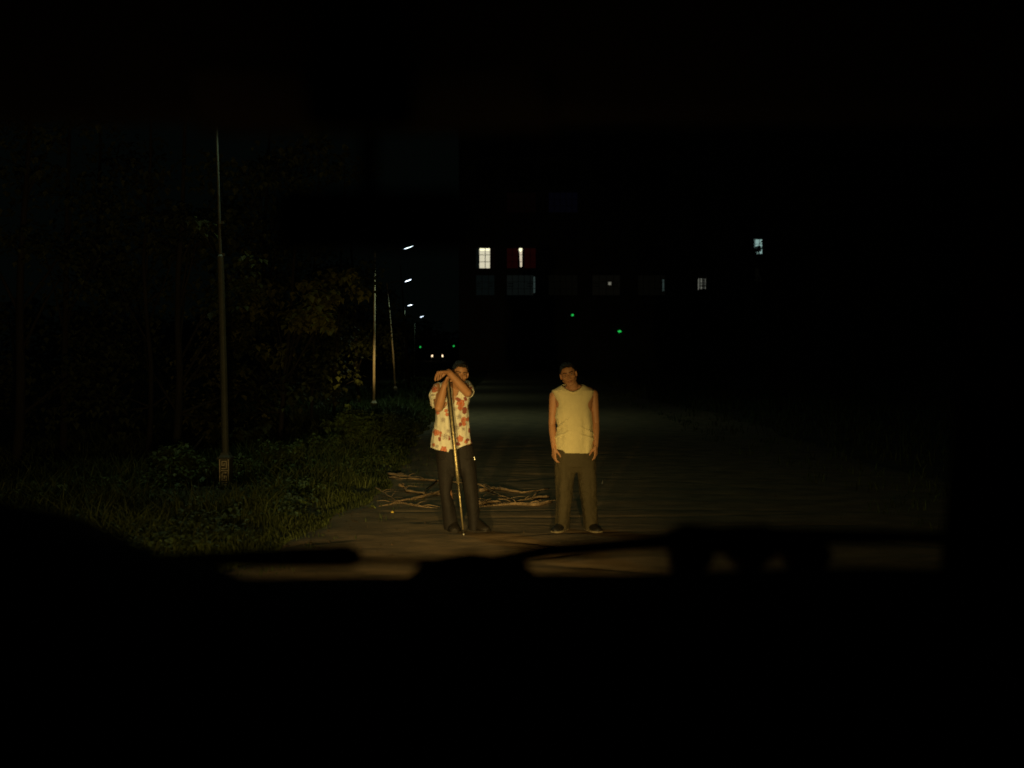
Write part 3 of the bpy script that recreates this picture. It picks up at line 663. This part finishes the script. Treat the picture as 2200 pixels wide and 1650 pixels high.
# ------------------------------------------------------------------ vegetation
def blades(n, gen, name, m, label, cat='grass', kind='stuff'):
    vs = np.zeros((n, 5, 3), dtype=np.float32); i = 0
    while i < n:
        x, y, z, h, wd_ = gen(); a = RS.uniform(0, 6.28); b = RS.uniform(0, 6.28); ln = RS.uniform(.1, .75) * h
        dx, dy = math.cos(a) * wd_, math.sin(a) * wd_; lx, ly = math.cos(b) * ln, math.sin(b) * ln
        vs[i] = [(x - dx, y - dy, z), (x + dx, y + dy, z), (x + lx * .3 + dx * .8, y + ly * .3 + dy * .8, z + h * .6), (x + lx * .3 - dx * .8, y + ly * .3 - dy * .8, z + h * .6), (x + lx, y + ly, z + h * RS.uniform(.75, 1))]
        i += 1
    me = bpy.data.meshes.new(name); b = np.arange(n) * 5
    fs = [(int(k), int(k) + 1, int(k) + 2, int(k) + 3) for k in b] + [(int(k) + 3, int(k) + 2, int(k) + 4) for k in b]
    me.from_pydata(vs.reshape(-1, 3).tolist(), [], fs); me.materials.append(m)
    o = bpy.data.objects.new(name, me); COL.objects.link(o); return tag(o, label, cat, None, kind)
def gl_():
    while True:
        y = 6.5 + 26 * RS.rand() ** 1.5; ed = road_left(y); d = 6.5 * RS.rand() ** 1.4; x = ed - d + .12
        cl_ = noise.noise(V(x * 1.3, y * .9, 1)); 
        if cl_ < -.25 and d > .1: continue
        h = (.08 + .30 * smooth01(d / .9)) * RS.uniform(.45, 1.1) * (1 + .6 * cl_)
        if abs(x + 3.5) < .5 and 10.4 < y < 12.2: h *= .16
        if y > 13: h *= 1 + .06 * min(5, y - 13)
        if d < .15: h = RS.uniform(.03, .10)
        if RS.rand() < .05:
            x = ed + RS.rand() ** 2 * .8; h = RS.uniform(.02, .07)
            if noise.noise(V(x * 2.2, y * 2.2, 50)) < .08: continue
            return x, y, road_h(x, y), h, .004
        return x, y, verge_h(x, y) - .02, h, .003 + .003 * RS.rand() + .0002 * y
blades(60000, gl_, 'tall_grass', M_grass, 'dense tall green grass along the left edge of the dirt road')
def gr_():
    y = 8 + 40 * RS.rand() ** 1.3; d = 12 * RS.rand() ** 1.1; x = road_right(y) + d - 2.2
    if d < 2.6 and noise.noise(V(x * 1.6, y * 1.1, 8)) < .12 - d * .05: y = 30 + 20 * RS.rand(); d = 2 + 9 * RS.rand(); x = road_right(y) + d
    return x, y, verge_h(x, y) - .02, RS.uniform(.05, .22) * (1 + d * .15), .006 + .0003 * y
blades(16000, gr_, 'verge_grass', M_grass, 'short dark grass to the right of the dirt road')
def gfar():
    y = 32 + 50 * RS.rand(); s = RS.rand() < .5; d = 6 * RS.rand(); x = road_left(y) - d if s else road_right(y) + d
    return x, y, verge_h(x, y) - .02, RS.uniform(.15, .5), .02
blades(9000, gfar, 'far_grass', M_grass, 'thin grass beside the road near the far street lamps')
def leaves(mb, c, rad, n, size, droop=.5, rng=random):
    for _ in range(n):
        while True:
            p = V(rng.uniform(-1, 1), rng.uniform(-1, 1), rng.uniform(-1, 1))
            if p.length < 1: break
        p = Vector(c) + V(p.x * rad[0], p.y * rad[1], p.z * rad[2])
        s = size * rng.uniform(.6, 1.25); az = rng.uniform(0, 6.28)
        d = V(math.cos(az), math.sin(az), -droop * rng.uniform(.1, 1.6)).normalized(); sd_ = d.cross(V(0, 0, 1)).normalized(); u = sd_.cross(d)
        fo = u * s * .08
        mb.add([p, p + d * s * .35 + sd_ * s * .34 + fo, p + d * s, p + d * s * .35 - sd_ * s * .34 + fo, p + d * s * .4], [(0, 1, 4), (1, 2, 4), (0, 4, 3), (4, 2, 3)])
cov = MB(); rg = random.Random(5)
for _ in range(2600):
    y_ = 6.8 + 13 * rg.random() ** 1.2; x_ = road_left(y_) - .15 - 6.5 * rg.random() ** 1.3
    if noise.noise(V(x_ * .8, y_ * .8, 30)) < -.05: continue
    if abs(x_ + 3.65) < .35 and 10.6 < y_ < 12.2: continue
    leaves(cov, (x_, y_, verge_h(x_, y_) + rg.uniform(.05, .26)), (.14, .14, .07), 9, .06, .5, rg)
tag(cov.build('ground_cover', M_weed), 'low leafy plants mixed into the grass of the left verge', 'plants', None, 'stuff')
wood = MB(); rg = random.Random(6)
for _ in range(900):
    x_ = rg.choice((rg.uniform(-150, -3), rg.uniform(30, 150), rg.uniform(-70, -4))); y_ = rg.uniform(122, 150); h_ = 7 + 3 * noise.noise(V(x_ * .05, 0, 0)) + 2 * noise.noise(V(x_ * .3, 2, 0))
    if -12 < x_ < 3: h_ *= .75
    if -16 < x_ < 0: y_ = rg.uniform(140, 158)
    leaves(wood, (x_, y_, rise(y_) + h_ * rg.random()), (2.2, 2.2, 1.6), 26, 1.1, .6, rg)
tag(wood.build('far_wood', M_leaf), 'dark far-off wood closing the horizon behind the road', 'wood', None, 'stuff')
def weed(px, pytop, Y, wdt, label, n=260, size=.085, seed=0, stems=7):
    rng = random.Random(seed); x = (px - 1100) / FPX * Y; z0 = verge_h(x, Y) - .02; H = J(px, pytop, Y).z - z0
    o = empty('weed_bush', (x, Y, z0), label, 'bush', 'leafy weeds on the left verge'); st = MB(); lf = MB()
    for k in range(stems):
        a = rng.uniform(0, 6.28); r = wdt * math.sqrt(rng.random()); hh_ = H * rng.uniform(.65, 1.0) * (1 - .25 * r / wdt)
        e = V(x + math.cos(a) * r, Y + math.sin(a) * r, z0 + hh_); b0 = V(x + math.cos(a) * r * .3, Y + math.sin(a) * r * .3, z0)
        pts = [b0.lerp(e, t) + V(.03 * math.sin(t * 5 + k), 0, 0) for t in (0, .35, .7, 1)]; st.tube(pts, [.007, .005, .004, .002], 5)
        for t in (.3, .45, .6, .75, .88, 1.0):
            leaves(lf, b0.lerp(e, t), (.11, .11, .07), max(6, n * 5 // stems // 6), size * (1.15 - .3 * t), .6, rng)
    st.build('stem', M_bark, o); lf.build('foliage', M_weed, o); return o
wl = [(60, 1030, 10.6, .35, 'low leafy weed at the far left edge of the verge'), (200, 1018, 11.2, .35, 'low leafy weed left of the broad-leaved bush beside the lamp post'), (290, 1008, 12.2, .3, 'small weed clump between the low left weeds and the broad-leaved bush'),
      (365, 944, 12.8, .28, 'broad-leaved bush left of the fretwork lamp post, its pointed top highest there'), (412, 970, 12.4, .28, 'rounded broad-leaved bush immediately left of the fretwork lamp post'), (520, 972, 12.9, .22, 'leafy weed immediately right of the fretwork lamp post'),
      (606, 922, 13.5, .30, 'arching weed with drooping top between the two nearest lamp poles'), (700, 922, 14.8, .28, 'dull weed clump left of the vine-topped bush'), (745, 868, 16.5, .42, 'tall vine-topped bush left of the tan lamp pole'),
      (786, 872, 17.2, .34, 'round green-headed bush right at the foot of the tan lamp pole'), (845, 880, 19.5, .55, 'tall grassy bush right of the tan lamp pole'), (450, 1070, 10.6, .3, 'low trailing weed in front of the fretwork lamp post'), (640, 1040, 11.5, .3, 'low weed in the grass left of the fallen branches')]
for i, (a, b, c, d, l) in enumerate(wl): weed(a, b, c, d, l, n=330 if i in (3, 4, 8, 9, 10) else 220, size=.10 if i in (3, 4, 8, 9) else .08, seed=20 + i, stems=16 if i in (8, 9, 10) else 10)
def tree(px, Y, H, lean, label, clusters, seed, r0=.07, forks=None, leafsize=.13, m=M_leaf, grp='trees beyond the left verge'):
    rng = random.Random(seed); x = (px - 1100) / FPX * Y; z0 = verge_h(x, Y) - .05
    o = empty('tree', (x, Y, z0), label, 'tree', grp); tk = MB(); pts = []; rad = []
    for k in range(9):
        t = k / 8; pts.append(V(x + lean * t + .10 * noise.noise(V(t * 3, seed, 0)), Y + .2 * noise.noise(V(t * 3, seed, 5)), z0 + H * t)); rad.append(r0 * (1 - .72 * t))
    tk.tube(pts, rad, 9); lf = MB()
    if grp == 'trees beyond the left verge' and Y < 30:
        clusters = list(clusters) + [(x + (rng.uniform(-1.7, .1) if px > 590 else rng.uniform(-1.3, 1.3)), Y + rng.uniform(.3, 2.5), z0 + H * t_, rng.uniform(.6, .95), 210) for t_ in (.14, .22, .32, .42, .52, .62)]
    for (cx_, cy_, cz_, rr, n) in clusters:
        c = V(cx_, cy_, cz_); t = max(.15, min(.95, (cz_ - z0) / H - .22)); i = t * 8; a = pts[int(i)].lerp(pts[min(8, int(i) + 1)], i - int(i))
        mid = a.lerp(c, .5) + V(0, 0, -.1 + rng.uniform(0, .25)); tk.tube([a, mid, c], [r0 * .42 * (1 - t * .4), r0 * .26, .008], 6)
        for q in range(4):
            e = c + V(rng.uniform(-1, 1), rng.uniform(-1, 1), rng.uniform(-.6, .7)) * rr * .8; tk.tube([mid.lerp(c, .6), e], [.010, .003], 4)
            leaves(lf, e, (rr * .55, rr * .55, rr * .38), n // 5, leafsize, 1.0, rng)
        leaves(lf, c, (rr, rr, rr * .6), n // 5, leafsize, 1.0, rng)
    for (t, dx, dz, r) in (forks or []):
        i = t * 8; a = pts[int(i)]; tk.tube([a, a + V(dx * .5, 0, dz * .45), a + V(dx, .1, dz)], [r, r * .8, r * .5], 7)
    tk.build('trunk', M_bark, o, True); lf.build('crown', m, o); return o
def cl_at(L_):   # (px,py,Y,radius,n)
    return [(J(a, b, c).x, c, J(a, b, c).z, r, n) for a, b, c, r, n in L_]
tree(28, 13.5, 6, .3, 'tree at the far left edge, dark straight trunk', cl_at([(60, 330, 13.5, .9, 260), (-60, 480, 13.6, .8, 200), (150, 250, 14, .9, 240)]), 1, .075)
tree(133, 15, 7, .2, 'second dark tree trunk from the left edge', cl_at([(160, 380, 15, .9, 260), (250, 480, 15, .7, 220), (90, 520, 15.2, .6, 160)]), 2, .06)
tree(235, 17, 7.5, -.2, 'thin tree standing between the far-left trunks and the forked trunk', cl_at([(260, 300, 17, 1.1, 280), (220, 560, 17, .7, 160)]), 3, .05)
tree(315, 14.6, 6.5, .1, 'slender tree trunk left of the forked trunk', cl_at([(330, 420, 14.6, .8, 260), (390, 500, 14.4, .6, 220)]), 4, .045)
tree(372, 14.2, 6, .25, 'forked tree trunk with a side limb, left of the fretwork lamp post', cl_at([(430, 490, 14.2, .45, 200), (500, 590, 14.0, .4, 180), (500, 640, 14.1, .35, 150), (480, 400, 14.6, .7, 220)]), 5, .065, [(.12, .42, .55, .03)])
tree(560, 19, 7.5, .2, 'tree behind and right of the nearest lamp post', cl_at([(560, 400, 18.5, .9, 320), (640, 360, 18.5, .8, 300), (530, 470, 19, .9, 280), (600, 330, 15.2, .5, 110), (690, 320, 15.8, .6, 150), (620, 400, 15.4, .5, 120), (430, 488, 12.9, .25, 50), (740, 350, 16.6, .6, 140), (545, 925, 15.5, .28, 120), (620, 560, 19, .9, 260)]), 6, .06)
tree(598, 16.2, 5.4, .45, 'tree with large drooping leaves lit yellow-green beside the lamp poles', cl_at([(668, 660, 15.6, .30, 230), (690, 688, 15.5, .24, 170), (640, 690, 15.7, .26, 170), (665, 620, 15.8, .32, 200), (700, 640, 15.6, .25, 150), (730, 610, 16.2, .4, 170), (585, 640, 16, .5, 160), (600, 760, 16.3, .3, 90)]), 7, .045, [(.30, .5, .8, .02)], .15, m=M_litleaf)
tree(668, 21, 7, .2, 'thin trunk behind the drooping-leaved tree', cl_at([(690, 560, 21, .8, 260), (750, 590, 21.5, .7, 240), (640, 780, 20, .5, 140), (600, 800, 20, .5, 130)]), 8, .04)
tree(716, 23, 6.5, .3, 'small forked tree left of the tan lamp pole', cl_at([(735, 620, 23, .7, 260), (760, 600, 24, .6, 60), (772, 812, 22, .2, 20), (690, 720, 23, .7, 200), (715, 750, 23, .5, 80)]), 9, .045, [(.10, .35, .9, .018)])
tree(880, 52, 7, -.5, 'far tree left of the road between the third and fourth street lamps', cl_at([(845, 700, 52, 1.1, 260), (830, 740, 50, 1.2, 300), (850, 780, 52, 1.0, 220), (815, 650, 54, 1.4, 260)]), 10, .10, None, .25)
tree(770, 36, 8, -.3, 'tree standing behind the tan lamp pole', cl_at([(760, 640, 36, 1.4, 300), (740, 720, 35, 1.2, 260), (790, 740, 36, .9, 200), (700, 600, 36, 1.5, 260)]), 11, .09, None, .2)
g2 = 'trees to the right of the road'
tree(1645, 45, 10, .2, 'tall right-hand tree partly covering the cool lit upstairs window', cl_at([(1619, 541, 45, .15, 110), (1614, 524, 45, .12, 70), (1652, 532, 45, .18, 130), (1627, 533, 45, .22, 260), (1638, 520, 45, .12, 40), (1660, 625, 45, .9, 700), (1725, 545, 45, 1.2, 700), (1700, 450, 45, 1.4, 700), (1650, 690, 45, 1.4, 500)]), 12, .13, None, .11, grp=g2)
tree(1830, 38, 9, .3, 'broad dark tree near the right edge of the windscreen', cl_at([(1800, 420, 38, 1.6, 420), (1900, 520, 38, 1.6, 420), (1780, 600, 38, 1.4, 320), (1890, 660, 38, 1.4, 300)]), 13, .13, None, .22, grp=g2)
tree(1500, 70, 6, 0, 'low tree in front of the building below its barred lit window', cl_at([(1480, 690, 70, 1.7, 260), (1540, 700, 70, 1.7, 240), (1500, 730, 69, 1.6, 200)]), 14, .12, None, .3, grp=g2)
# ------------------------------------------------------------------ fallen branches
def branch(pts, r, label, twigs=()):
    P = []; base = None
    for (px, py, lift) in pts:
        Y = CH * FPX / (py - 775) if lift >= 0 else 12
        Y = (CH - lift) * FPX / (py - 775); p = J(px, py, Y); P.append(p)
    # refine with wobble
    Q = []; n = 5
    for a, b in zip(P, P[1:]):
        for k in range(n): Q.append(a.lerp(b, k / n) + V(noise.noise(a * 7 + V(k, 0, 0)), noise.noise(a * 9 + V(0, k, 0)), .5 * noise.noise(a * 5 + V(0, 0, k))) * .018)
    Q.append(P[-1]); R_ = [r * (1 - .6 * i / (len(Q) - 1)) * (1 + .15 * noise.noise(q * 20)) for i, q in enumerate(Q)]
    mb = MB(); mb.tube(Q, R_, 8)
    for (i0, px, py, lift) in twigs:
        a = Q[min(len(Q) - 1, int(i0 * (len(Q) - 1)))]; Y = (CH - lift) * FPX / (py - 775); e = J(px, py, Y); m_ = a.lerp(e, .5) + V(0, 0, .02)
        mb.tube([a, m_, e], [r * .55, r * .4, r * .2], 6)
    rgb = random.Random(int(P[0].x * 1000))
    for _ in range(5):
        q = rgb.choice(Q[2:]); e = q + V(rgb.uniform(-.22, .22), rgb.uniform(-.12, .12), rgb.uniform(-.01, .05)); e.z = max(e.z, .012); mb.tube([q, q.lerp(e, .5) + V(0, .01, .012), e], [r * .32, r * .22, r * .12], 5)
    o = mb.build('branch', M_stick, None, True, origin=(P[0].x, P[0].y, 0)); return tag(o, label, 'branch', 'dry branches lying across the road')
branch([(832, 1017, .05), (870, 1022, .05), (905, 1029, .04), (960, 1034, .03), (1000, 1038, .02)], .020, 'long thin dry branch farthest back on the left, behind the flowered-shirt person', [(.3, 835, 1026, .03), (.55, 850, 1030, .04), (.65, 880, 1086, .0)])
branch([(835, 1025, .02), (880, 1028, .03), (925, 1033, .02), (975, 1035, .02)], .013, 'thin twig lying just below the farthest back branch')
branch([(857, 1041, .10), (868, 1045, .07), (875, 1054, .05), (905, 1058, .04), (945, 1062, .03), (975, 1062, .02)], .020, 'crooked pale branch with a kinked raised end on the left', [(.12, 868, 1040, .12)])
branch([(950, 1056, .05), (925, 1061, .05), (895, 1069, .04), (860, 1076, .03), (835, 1079, .01)], .022, 'branch slanting down to the left towards the grass edge', [(.25, 975, 1055, .05)])
branch([(805, 1045, .08), (830, 1062, .05), (855, 1077, .02)], .010, 'thin dark twig sloping out of the grass on the left')
branch([(815, 1089, .01), (860, 1080, .02), (890, 1086, .02), (915, 1090, .02), (940, 1092, .02)], .018, 'nearest left branch lying flat before the flowered-shirt person', [(.5, 875, 1084, .04), (.6, 945, 1089, .03)])
branch([(1028, 1040, .10), (1045, 1047, .07), (1065, 1059, .04), (1085, 1068, .03), (1100, 1072, .02)], .014, 'thin bright branch sloping down to the right from behind the flowered-shirt person', [(.45, 1030, 1072, .02)])
branch([(1030, 1054, .03), (1060, 1048, .05), (1090, 1052, .05), (1120, 1058, .03), (1180, 1050, .02)], .024, 'long arched branch between the two people, highest there')
branch([(1178, 1067, .03), (1150, 1068, .04), (1110, 1078, .03), (1070, 1083, .02), (1025, 1090, .02)], .020, 'middle branch between the two people crossing the others', [(.3, 1160, 1056, .05)])
branch([(1182, 1078, .03), (1150, 1083, .04), (1100, 1082, .03), (1060, 1086, .02), (1022, 1089, .02)], .026, 'thick reddish branch nearest the front between the two people', [(.15, 1140, 1079, .06)])
branch([(1029, 1081, .05), (1048, 1077, .05), (1068, 1078, .03)], .030, 'short thick pale broken branch piece beside the flowered-shirt person')
# small litter
def on_ground(px, py): Y = CH * FPX / (py - 775); return V(J(px, py, Y).x, Y, 0)
g = on_ground(843, 1106); o = MB().ell(g + V(0, 0, .022), (.019, .019, .018)).build('fruit', M_yellow, None, True, origin=tuple(g)); tag(o, 'small round yellow fruit on the road near the grass edge', 'fruit')
g = on_ground(1294, 1042); o = MB().add([g + V(-.015, 0, 0), g + V(.02, .01, 0), g + V(.005, .015, .065), g + V(.0, -.02, .02)], [(0, 1, 2), (0, 3, 2), (3, 1, 2), (0, 1, 3)]).build('paper_scrap', M_paper, None, origin=tuple(g)); tag(o, 'small pale scrap of paper on the road right of the khaki-trousered person', 'litter')
g = on_ground(797, 1095); wd = empty('weed_sprout', tuple(g), 'tiny yellow-green sprout at the grass edge left of the yellow fruit', 'plant'); mb = MB(); leaves(mb, g + V(0, 0, .04), (.05, .05, .03), 12, .05); mb.build('foliage', mat('sprout', (.28, .32, .06), .6, .2, 9), wd)
mb = MB(); 
for _ in range(1100):
    y_ = RS.uniform(7, 20); x_ = RS.uniform(road_left(y_) - .2, road_right(y_)); s = RS.uniform(.005, .016) * (1.5 if RS.rand() < .08 else 1)
    if RS.rand() < .55: x_ = road_left(y_) + abs(RS.normal(0, .5))
    a = RS.uniform(0, 6.28); z_ = road_h(x_, y_) + .004
    mb.add([(x_ + s * math.cos(a + k), y_ + s * math.sin(a + k), z_ + RS.uniform(0, .006) + (.008 if k == 0 else 0)) for k in (0, 1.3, 3.0, 4.4)], [(0, 1, 2, 3)])
tag(mb.build('litter_bits', M_litter), 'scattered stones and dead leaf bits on the dirt road', 'debris', None, 'stuff')
# ------------------------------------------------------------------ building
BY = 100.0
bld = empty('apartment_building', (16, BY, rise(BY)), 'long dark apartment building behind the right side with two lit upstairs windows', 'building')
x0, x1 = J(985, 0, BY).x, J(2120, 0, BY).x
zb0 = rise(BY) - .5; ztop = J(0, 215, BY).z
rows = [(577, 532), (635, 590), (517, 472), (457, 412), (397, 352), (337, 292), (277, 235), (695, 652)]     # sill, head pixel rows
colpx = [(1022, 1063), (1088, 1152), (1178, 1242), (1272, 1334), (1370, 1432), (1502, 1522), (1560, 1600), (1622, 1642), (1700, 1762), (1800, 1862), (1900, 1962), (2000, 2062)]
# wall with real openings: piers and spandrels
rowsB = [(546, 513), (605, 575), (486, 456), (426, 396), (366, 336), (306, 276), (246, 226), (665, 635)]
xm = J(1592, 0, BY).x; W_ = MB()
SECT = [(rows, list(enumerate(colpx))[:6], x0, xm), (rowsB, list(enumerate(colpx))[7:], xm, x1)]
for rws, cps, xa_, xb_ in SECT:
    zs = sorted([(J(0, a, BY).z, J(0, b, BY).z) for a, b in rws]); xs_ = [(J(a, 0, BY).x, J(b, 0, BY).x) for _, (a, b) in cps]
    zc = [zb0] + [z for p in zs for z in p] + [ztop]; xc = [xa_] + [x for p in xs_ for x in p] + [xb_]
    for i in range(len(xc) - 1):
        for j in range(len(zc) - 1):
            if i % 2 == 1 and j % 2 == 1: continue
            W_.box(((xc[i] + xc[i + 1]) / 2, BY + .15, (zc[j] + zc[j + 1]) / 2), (xc[i + 1] - xc[i], .3, zc[j + 1] - zc[j]))
W_.box(((x0 + x1) / 2, BY + 10, (zb0 + ztop) / 2), (x1 - x0, .3, ztop - zb0)); W_.box((x0 + .15, BY + 5.1, (zb0 + ztop) / 2), (.3, 9.5, ztop - zb0)); W_.box((x1 - .15, BY + 5.1, (zb0 + ztop) / 2), (.3, 9.5, ztop - zb0))
W_.build('wall', M_wall, bld)
MB().box(((x0 + x1) / 2, BY + 5, ztop + .15), (x1 - x0 + .8, 11, .3)).build('roof', M_roof, bld)
fills = {(577, 0): 'w', (577, 1): 'r', (635, 0): 't0', (635, 1): 't', (635, 2): 'd0', (635, 3): 's', (635, 4): 'd', (635, 5): 'b', (546, 7): 'c', (605, 7): 'd0', (457, 2): 'bl', (457, 1): 'r0'}
M_teal0 = emis('fainter_teal_room', (.0025, .0045, .0045), .6); M_dim0 = emis('fainter_warm_room', (.0020, .0019, .0012), .5); M_red0 = emis('fainter_red_room', (.0016, .0005, .0003), .5)
for s_, h_, ci, a, b in [(q[0], q[1], ci_, ab[0], ab[1]) for rws, cps, _, _ in SECT for q in rws for ci_, ab in cps]:
    if True:
        k = fills.get((s_, ci), ''); A = J(a, s_, BY); B = J(b, h_, BY); wx = B.x - A.x; wz = B.z - A.z; cx_ = (A.x + B.x) / 2; cz_ = (A.z + B.z) / 2
        f = MB(); t = .05; yy = BY + .12
        for sx in (-1, 1): f.box((cx_ + sx * (wx / 2 - t / 2), yy, cz_), (t, .08, wz - .01))
        for sz in (-1, 1): f.box((cx_, yy, cz_ + sz * (wz / 2 - t / 2)), (wx - 2 * t, .08, t))
        nv = 4 if wx > 2.5 else (2 if wx > 1.5 else 1)
        if k == 'w': vx = [J(1042, 0, BY).x, J(1055, 0, BY).x]
        elif k == 's': vx = [A.x + wx * q for q in (.25, .5, .75)]
        else: vx = [A.x + wx * (q + 1) / (nv + 1) for q in range(nv)]
        for x_ in vx: f.box((x_, yy, cz_), (.045 if k != 'w' else .07, .05, wz - 2 * t))
        for q in ((.33, .66) if k != 'b' else (.25, .5, .75)): f.box((cx_, yy - .003, A.z + wz * q), (wx - 2 * t, .04, .035 if k != 'w' else .05))
        if k == 'b':
            for q in (.15, .38, .5, .62, .85): f.box((A.x + wx * q, yy + .05, cz_), (.10, .03, wz - .12))
            for q in (.12, .30, .46, .6): f.box((cx_, yy + .075, A.z + wz * q), (wx - .12, .02, .10))
        if k in ('t', 's', 't0'):
            for q in (.45, .58): f.box((cx_ - wx * .36, yy + .006, A.z + wz * q), (wx * .2, .05, .07)); f.box((cx_ + wx * .30, yy + .006, A.z + wz * q), (wx * .2, .05, .07))
        fo = f.build('window', M_frame, bld)
        mm = {'w': M_litwhite, 'r': M_red, 't': M_teal, 't0': M_teal0, 's': M_dimw, 'd': M_dimw, 'd0': M_dim0, 'b': M_barlit, 'c': M_speck, 'bl': M_blue, 'r0': M_red0}.get(k, M_black)
        yb = BY + .24
        def pane(xa, xb, za, zb_, m_, nm='pane', dy=0): return MB().box(((xa + xb) / 2, yb + dy, (za + zb_) / 2), (xb - xa, .02, zb_ - za)).build(nm, m_, fo)
        X = lambda p: J(p, 0, BY).x
        Z = lambda p: J(0, p, BY).z
        if k == 'w':
            pane(X(1029.5), X(1052), A.z, Z(533), M_litwhite); pane(X(1052), B.x, A.z, B.z, M_red0, 'curtain'); pane(A.x, X(1029.5), A.z, B.z, M_teal0, 'curtain')
            pane(X(1030), X(1051.5), Z(537.5), Z(533.5), M_lamptube, 'tube_light', -.03)
        elif k == 'r':
            MB().rings([[(X(xa), yb, Z(py)), (X(xb), yb, Z(py)), (X(xb), yb + .02, Z(py)), (X(xa), yb + .02, Z(py))] for py, xa, xb in ((573, 1117.6, 1121.6), (566, 1117.5, 1121.8), (532, 1115.5, 1122))]).build('pane', M_gap, fo)
            pane(A.x, X(1113), A.z, B.z, M_red, 'curtain', .03); pane(X(1126), B.x, A.z, B.z, M_red, 'curtain', .03)
            MB().ell((X(1118.5), yb - .03, Z(535.5)), (.17, .03, .22)).build('bulb', M_lamptube, fo, True)
        elif k == 's':
            pane(A.x, B.x, A.z, B.z, M_dimw); pane(X(1309), X(1315), Z(612), Z(605), M_warmspot, 'small_lamp', -.03)
        elif k == 't':
            pane(A.x, X(1146), A.z, B.z, M_teal); pane(X(1146.5), X(1150), A.z + .3, B.z - .2, M_tealb, 'curtain_edge')
        elif k == 'd': pane(A.x, B.x, A.z, B.z, M_dim0); pane(X(1426.5), X(1430), A.z + .5, B.z - .5, M_tealb, 'curtain_edge', -.03)
        elif k == 'b': pane(X(1504), X(1520), Z(622), Z(598), M_barlit); pane(A.x, B.x, Z(598), B.z, M_dim0)
        elif k == 'c': pane(A.x, B.x, A.z, B.z, M_speck)
        else: pane(A.x, B.x, A.z, B.z, mm)
# green indicator lamps
def green(px, py, Y, label, wall=False):
    p = J(px, py, Y); z0 = rise(Y)
    if wall:
        g = empty('indicator_lamp', (p.x, BY, p.z), label, 'lamp', 'small green lamps'); MB().box((p.x, BY - .03, p.z + .02), (.3, .05, .22)).build('housing', M_dark, g)
        MB().ell((p.x, BY - .08, p.z), (.13 if px < 1300 else .20, .05, .12)).build('lens', M_green, g, True)
    else:
        g = empty('indicator_lamp', (p.x, Y, z0), label, 'lamp', 'small green lamps'); MB().box((p.x, Y + .06, (z0 + p.z) / 2 + .05), (.07, .07, p.z - z0 + .1)).build('post', M_dark, g)
        MB().ell((p.x, Y, p.z), (.075, .05, .08)).build('lens', M_green, g, True)
green(903, 745.5, 85, 'small green light on a post left above the far headlights')
green(975, 743.5, 85, 'small green light on a post right above the far headlights')
green(1230, 677, BY, 'small green light on the building wall, the higher of its two', True)
green(1331, 712, BY, 'small green light low on the building wall, the lower of its two', True)
# ------------------------------------------------------------------ oncoming car
CY = 127.0; ca = J(928.5, 764.5, CY); cb = J(950.5, 764, CY); cx_ = (ca.x + cb.x) / 2; cz = ca.z - .68
car = empty('car', (cx_, CY, cz), 'distant car facing this way with both headlights on, far down the road', 'car')
prof = [(0, .30), (-.02, .62), (.25, .80), (1.1, .92), (1.7, 1.42), (3.0, 1.45), (3.7, .98), (4.3, .92), (4.35, .35)]
MB().rings([[(cx_ + s, CY + .05 + y_, cz + z_) for y_, z_ in prof] for s in (-.85, .85)]).build('body', M_carp, car)
for s in (-1, 1):
    MB().ell((cx_ + s * .70, CY, cz + .68), (.10, .05, .17)).build('headlight', M_head, car, True)
    for y_ in (.8, 3.5): MB().tube([(cx_ + s * .88, CY + y_, cz + .31), (cx_ + s * .70, CY + y_, cz + .31)], .31, 16).build('wheel', M_rubber, car)
MB().add([(cx_ - .7, CY + 1.13, cz + .96), (cx_ + .7, CY + 1.13, cz + .96), (cx_ + .62, CY + 1.70, cz + 1.40), (cx_ - .62, CY + 1.70, cz + 1.40)], [(0, 1, 2, 3)]).build('windscreen', M_dark, car)
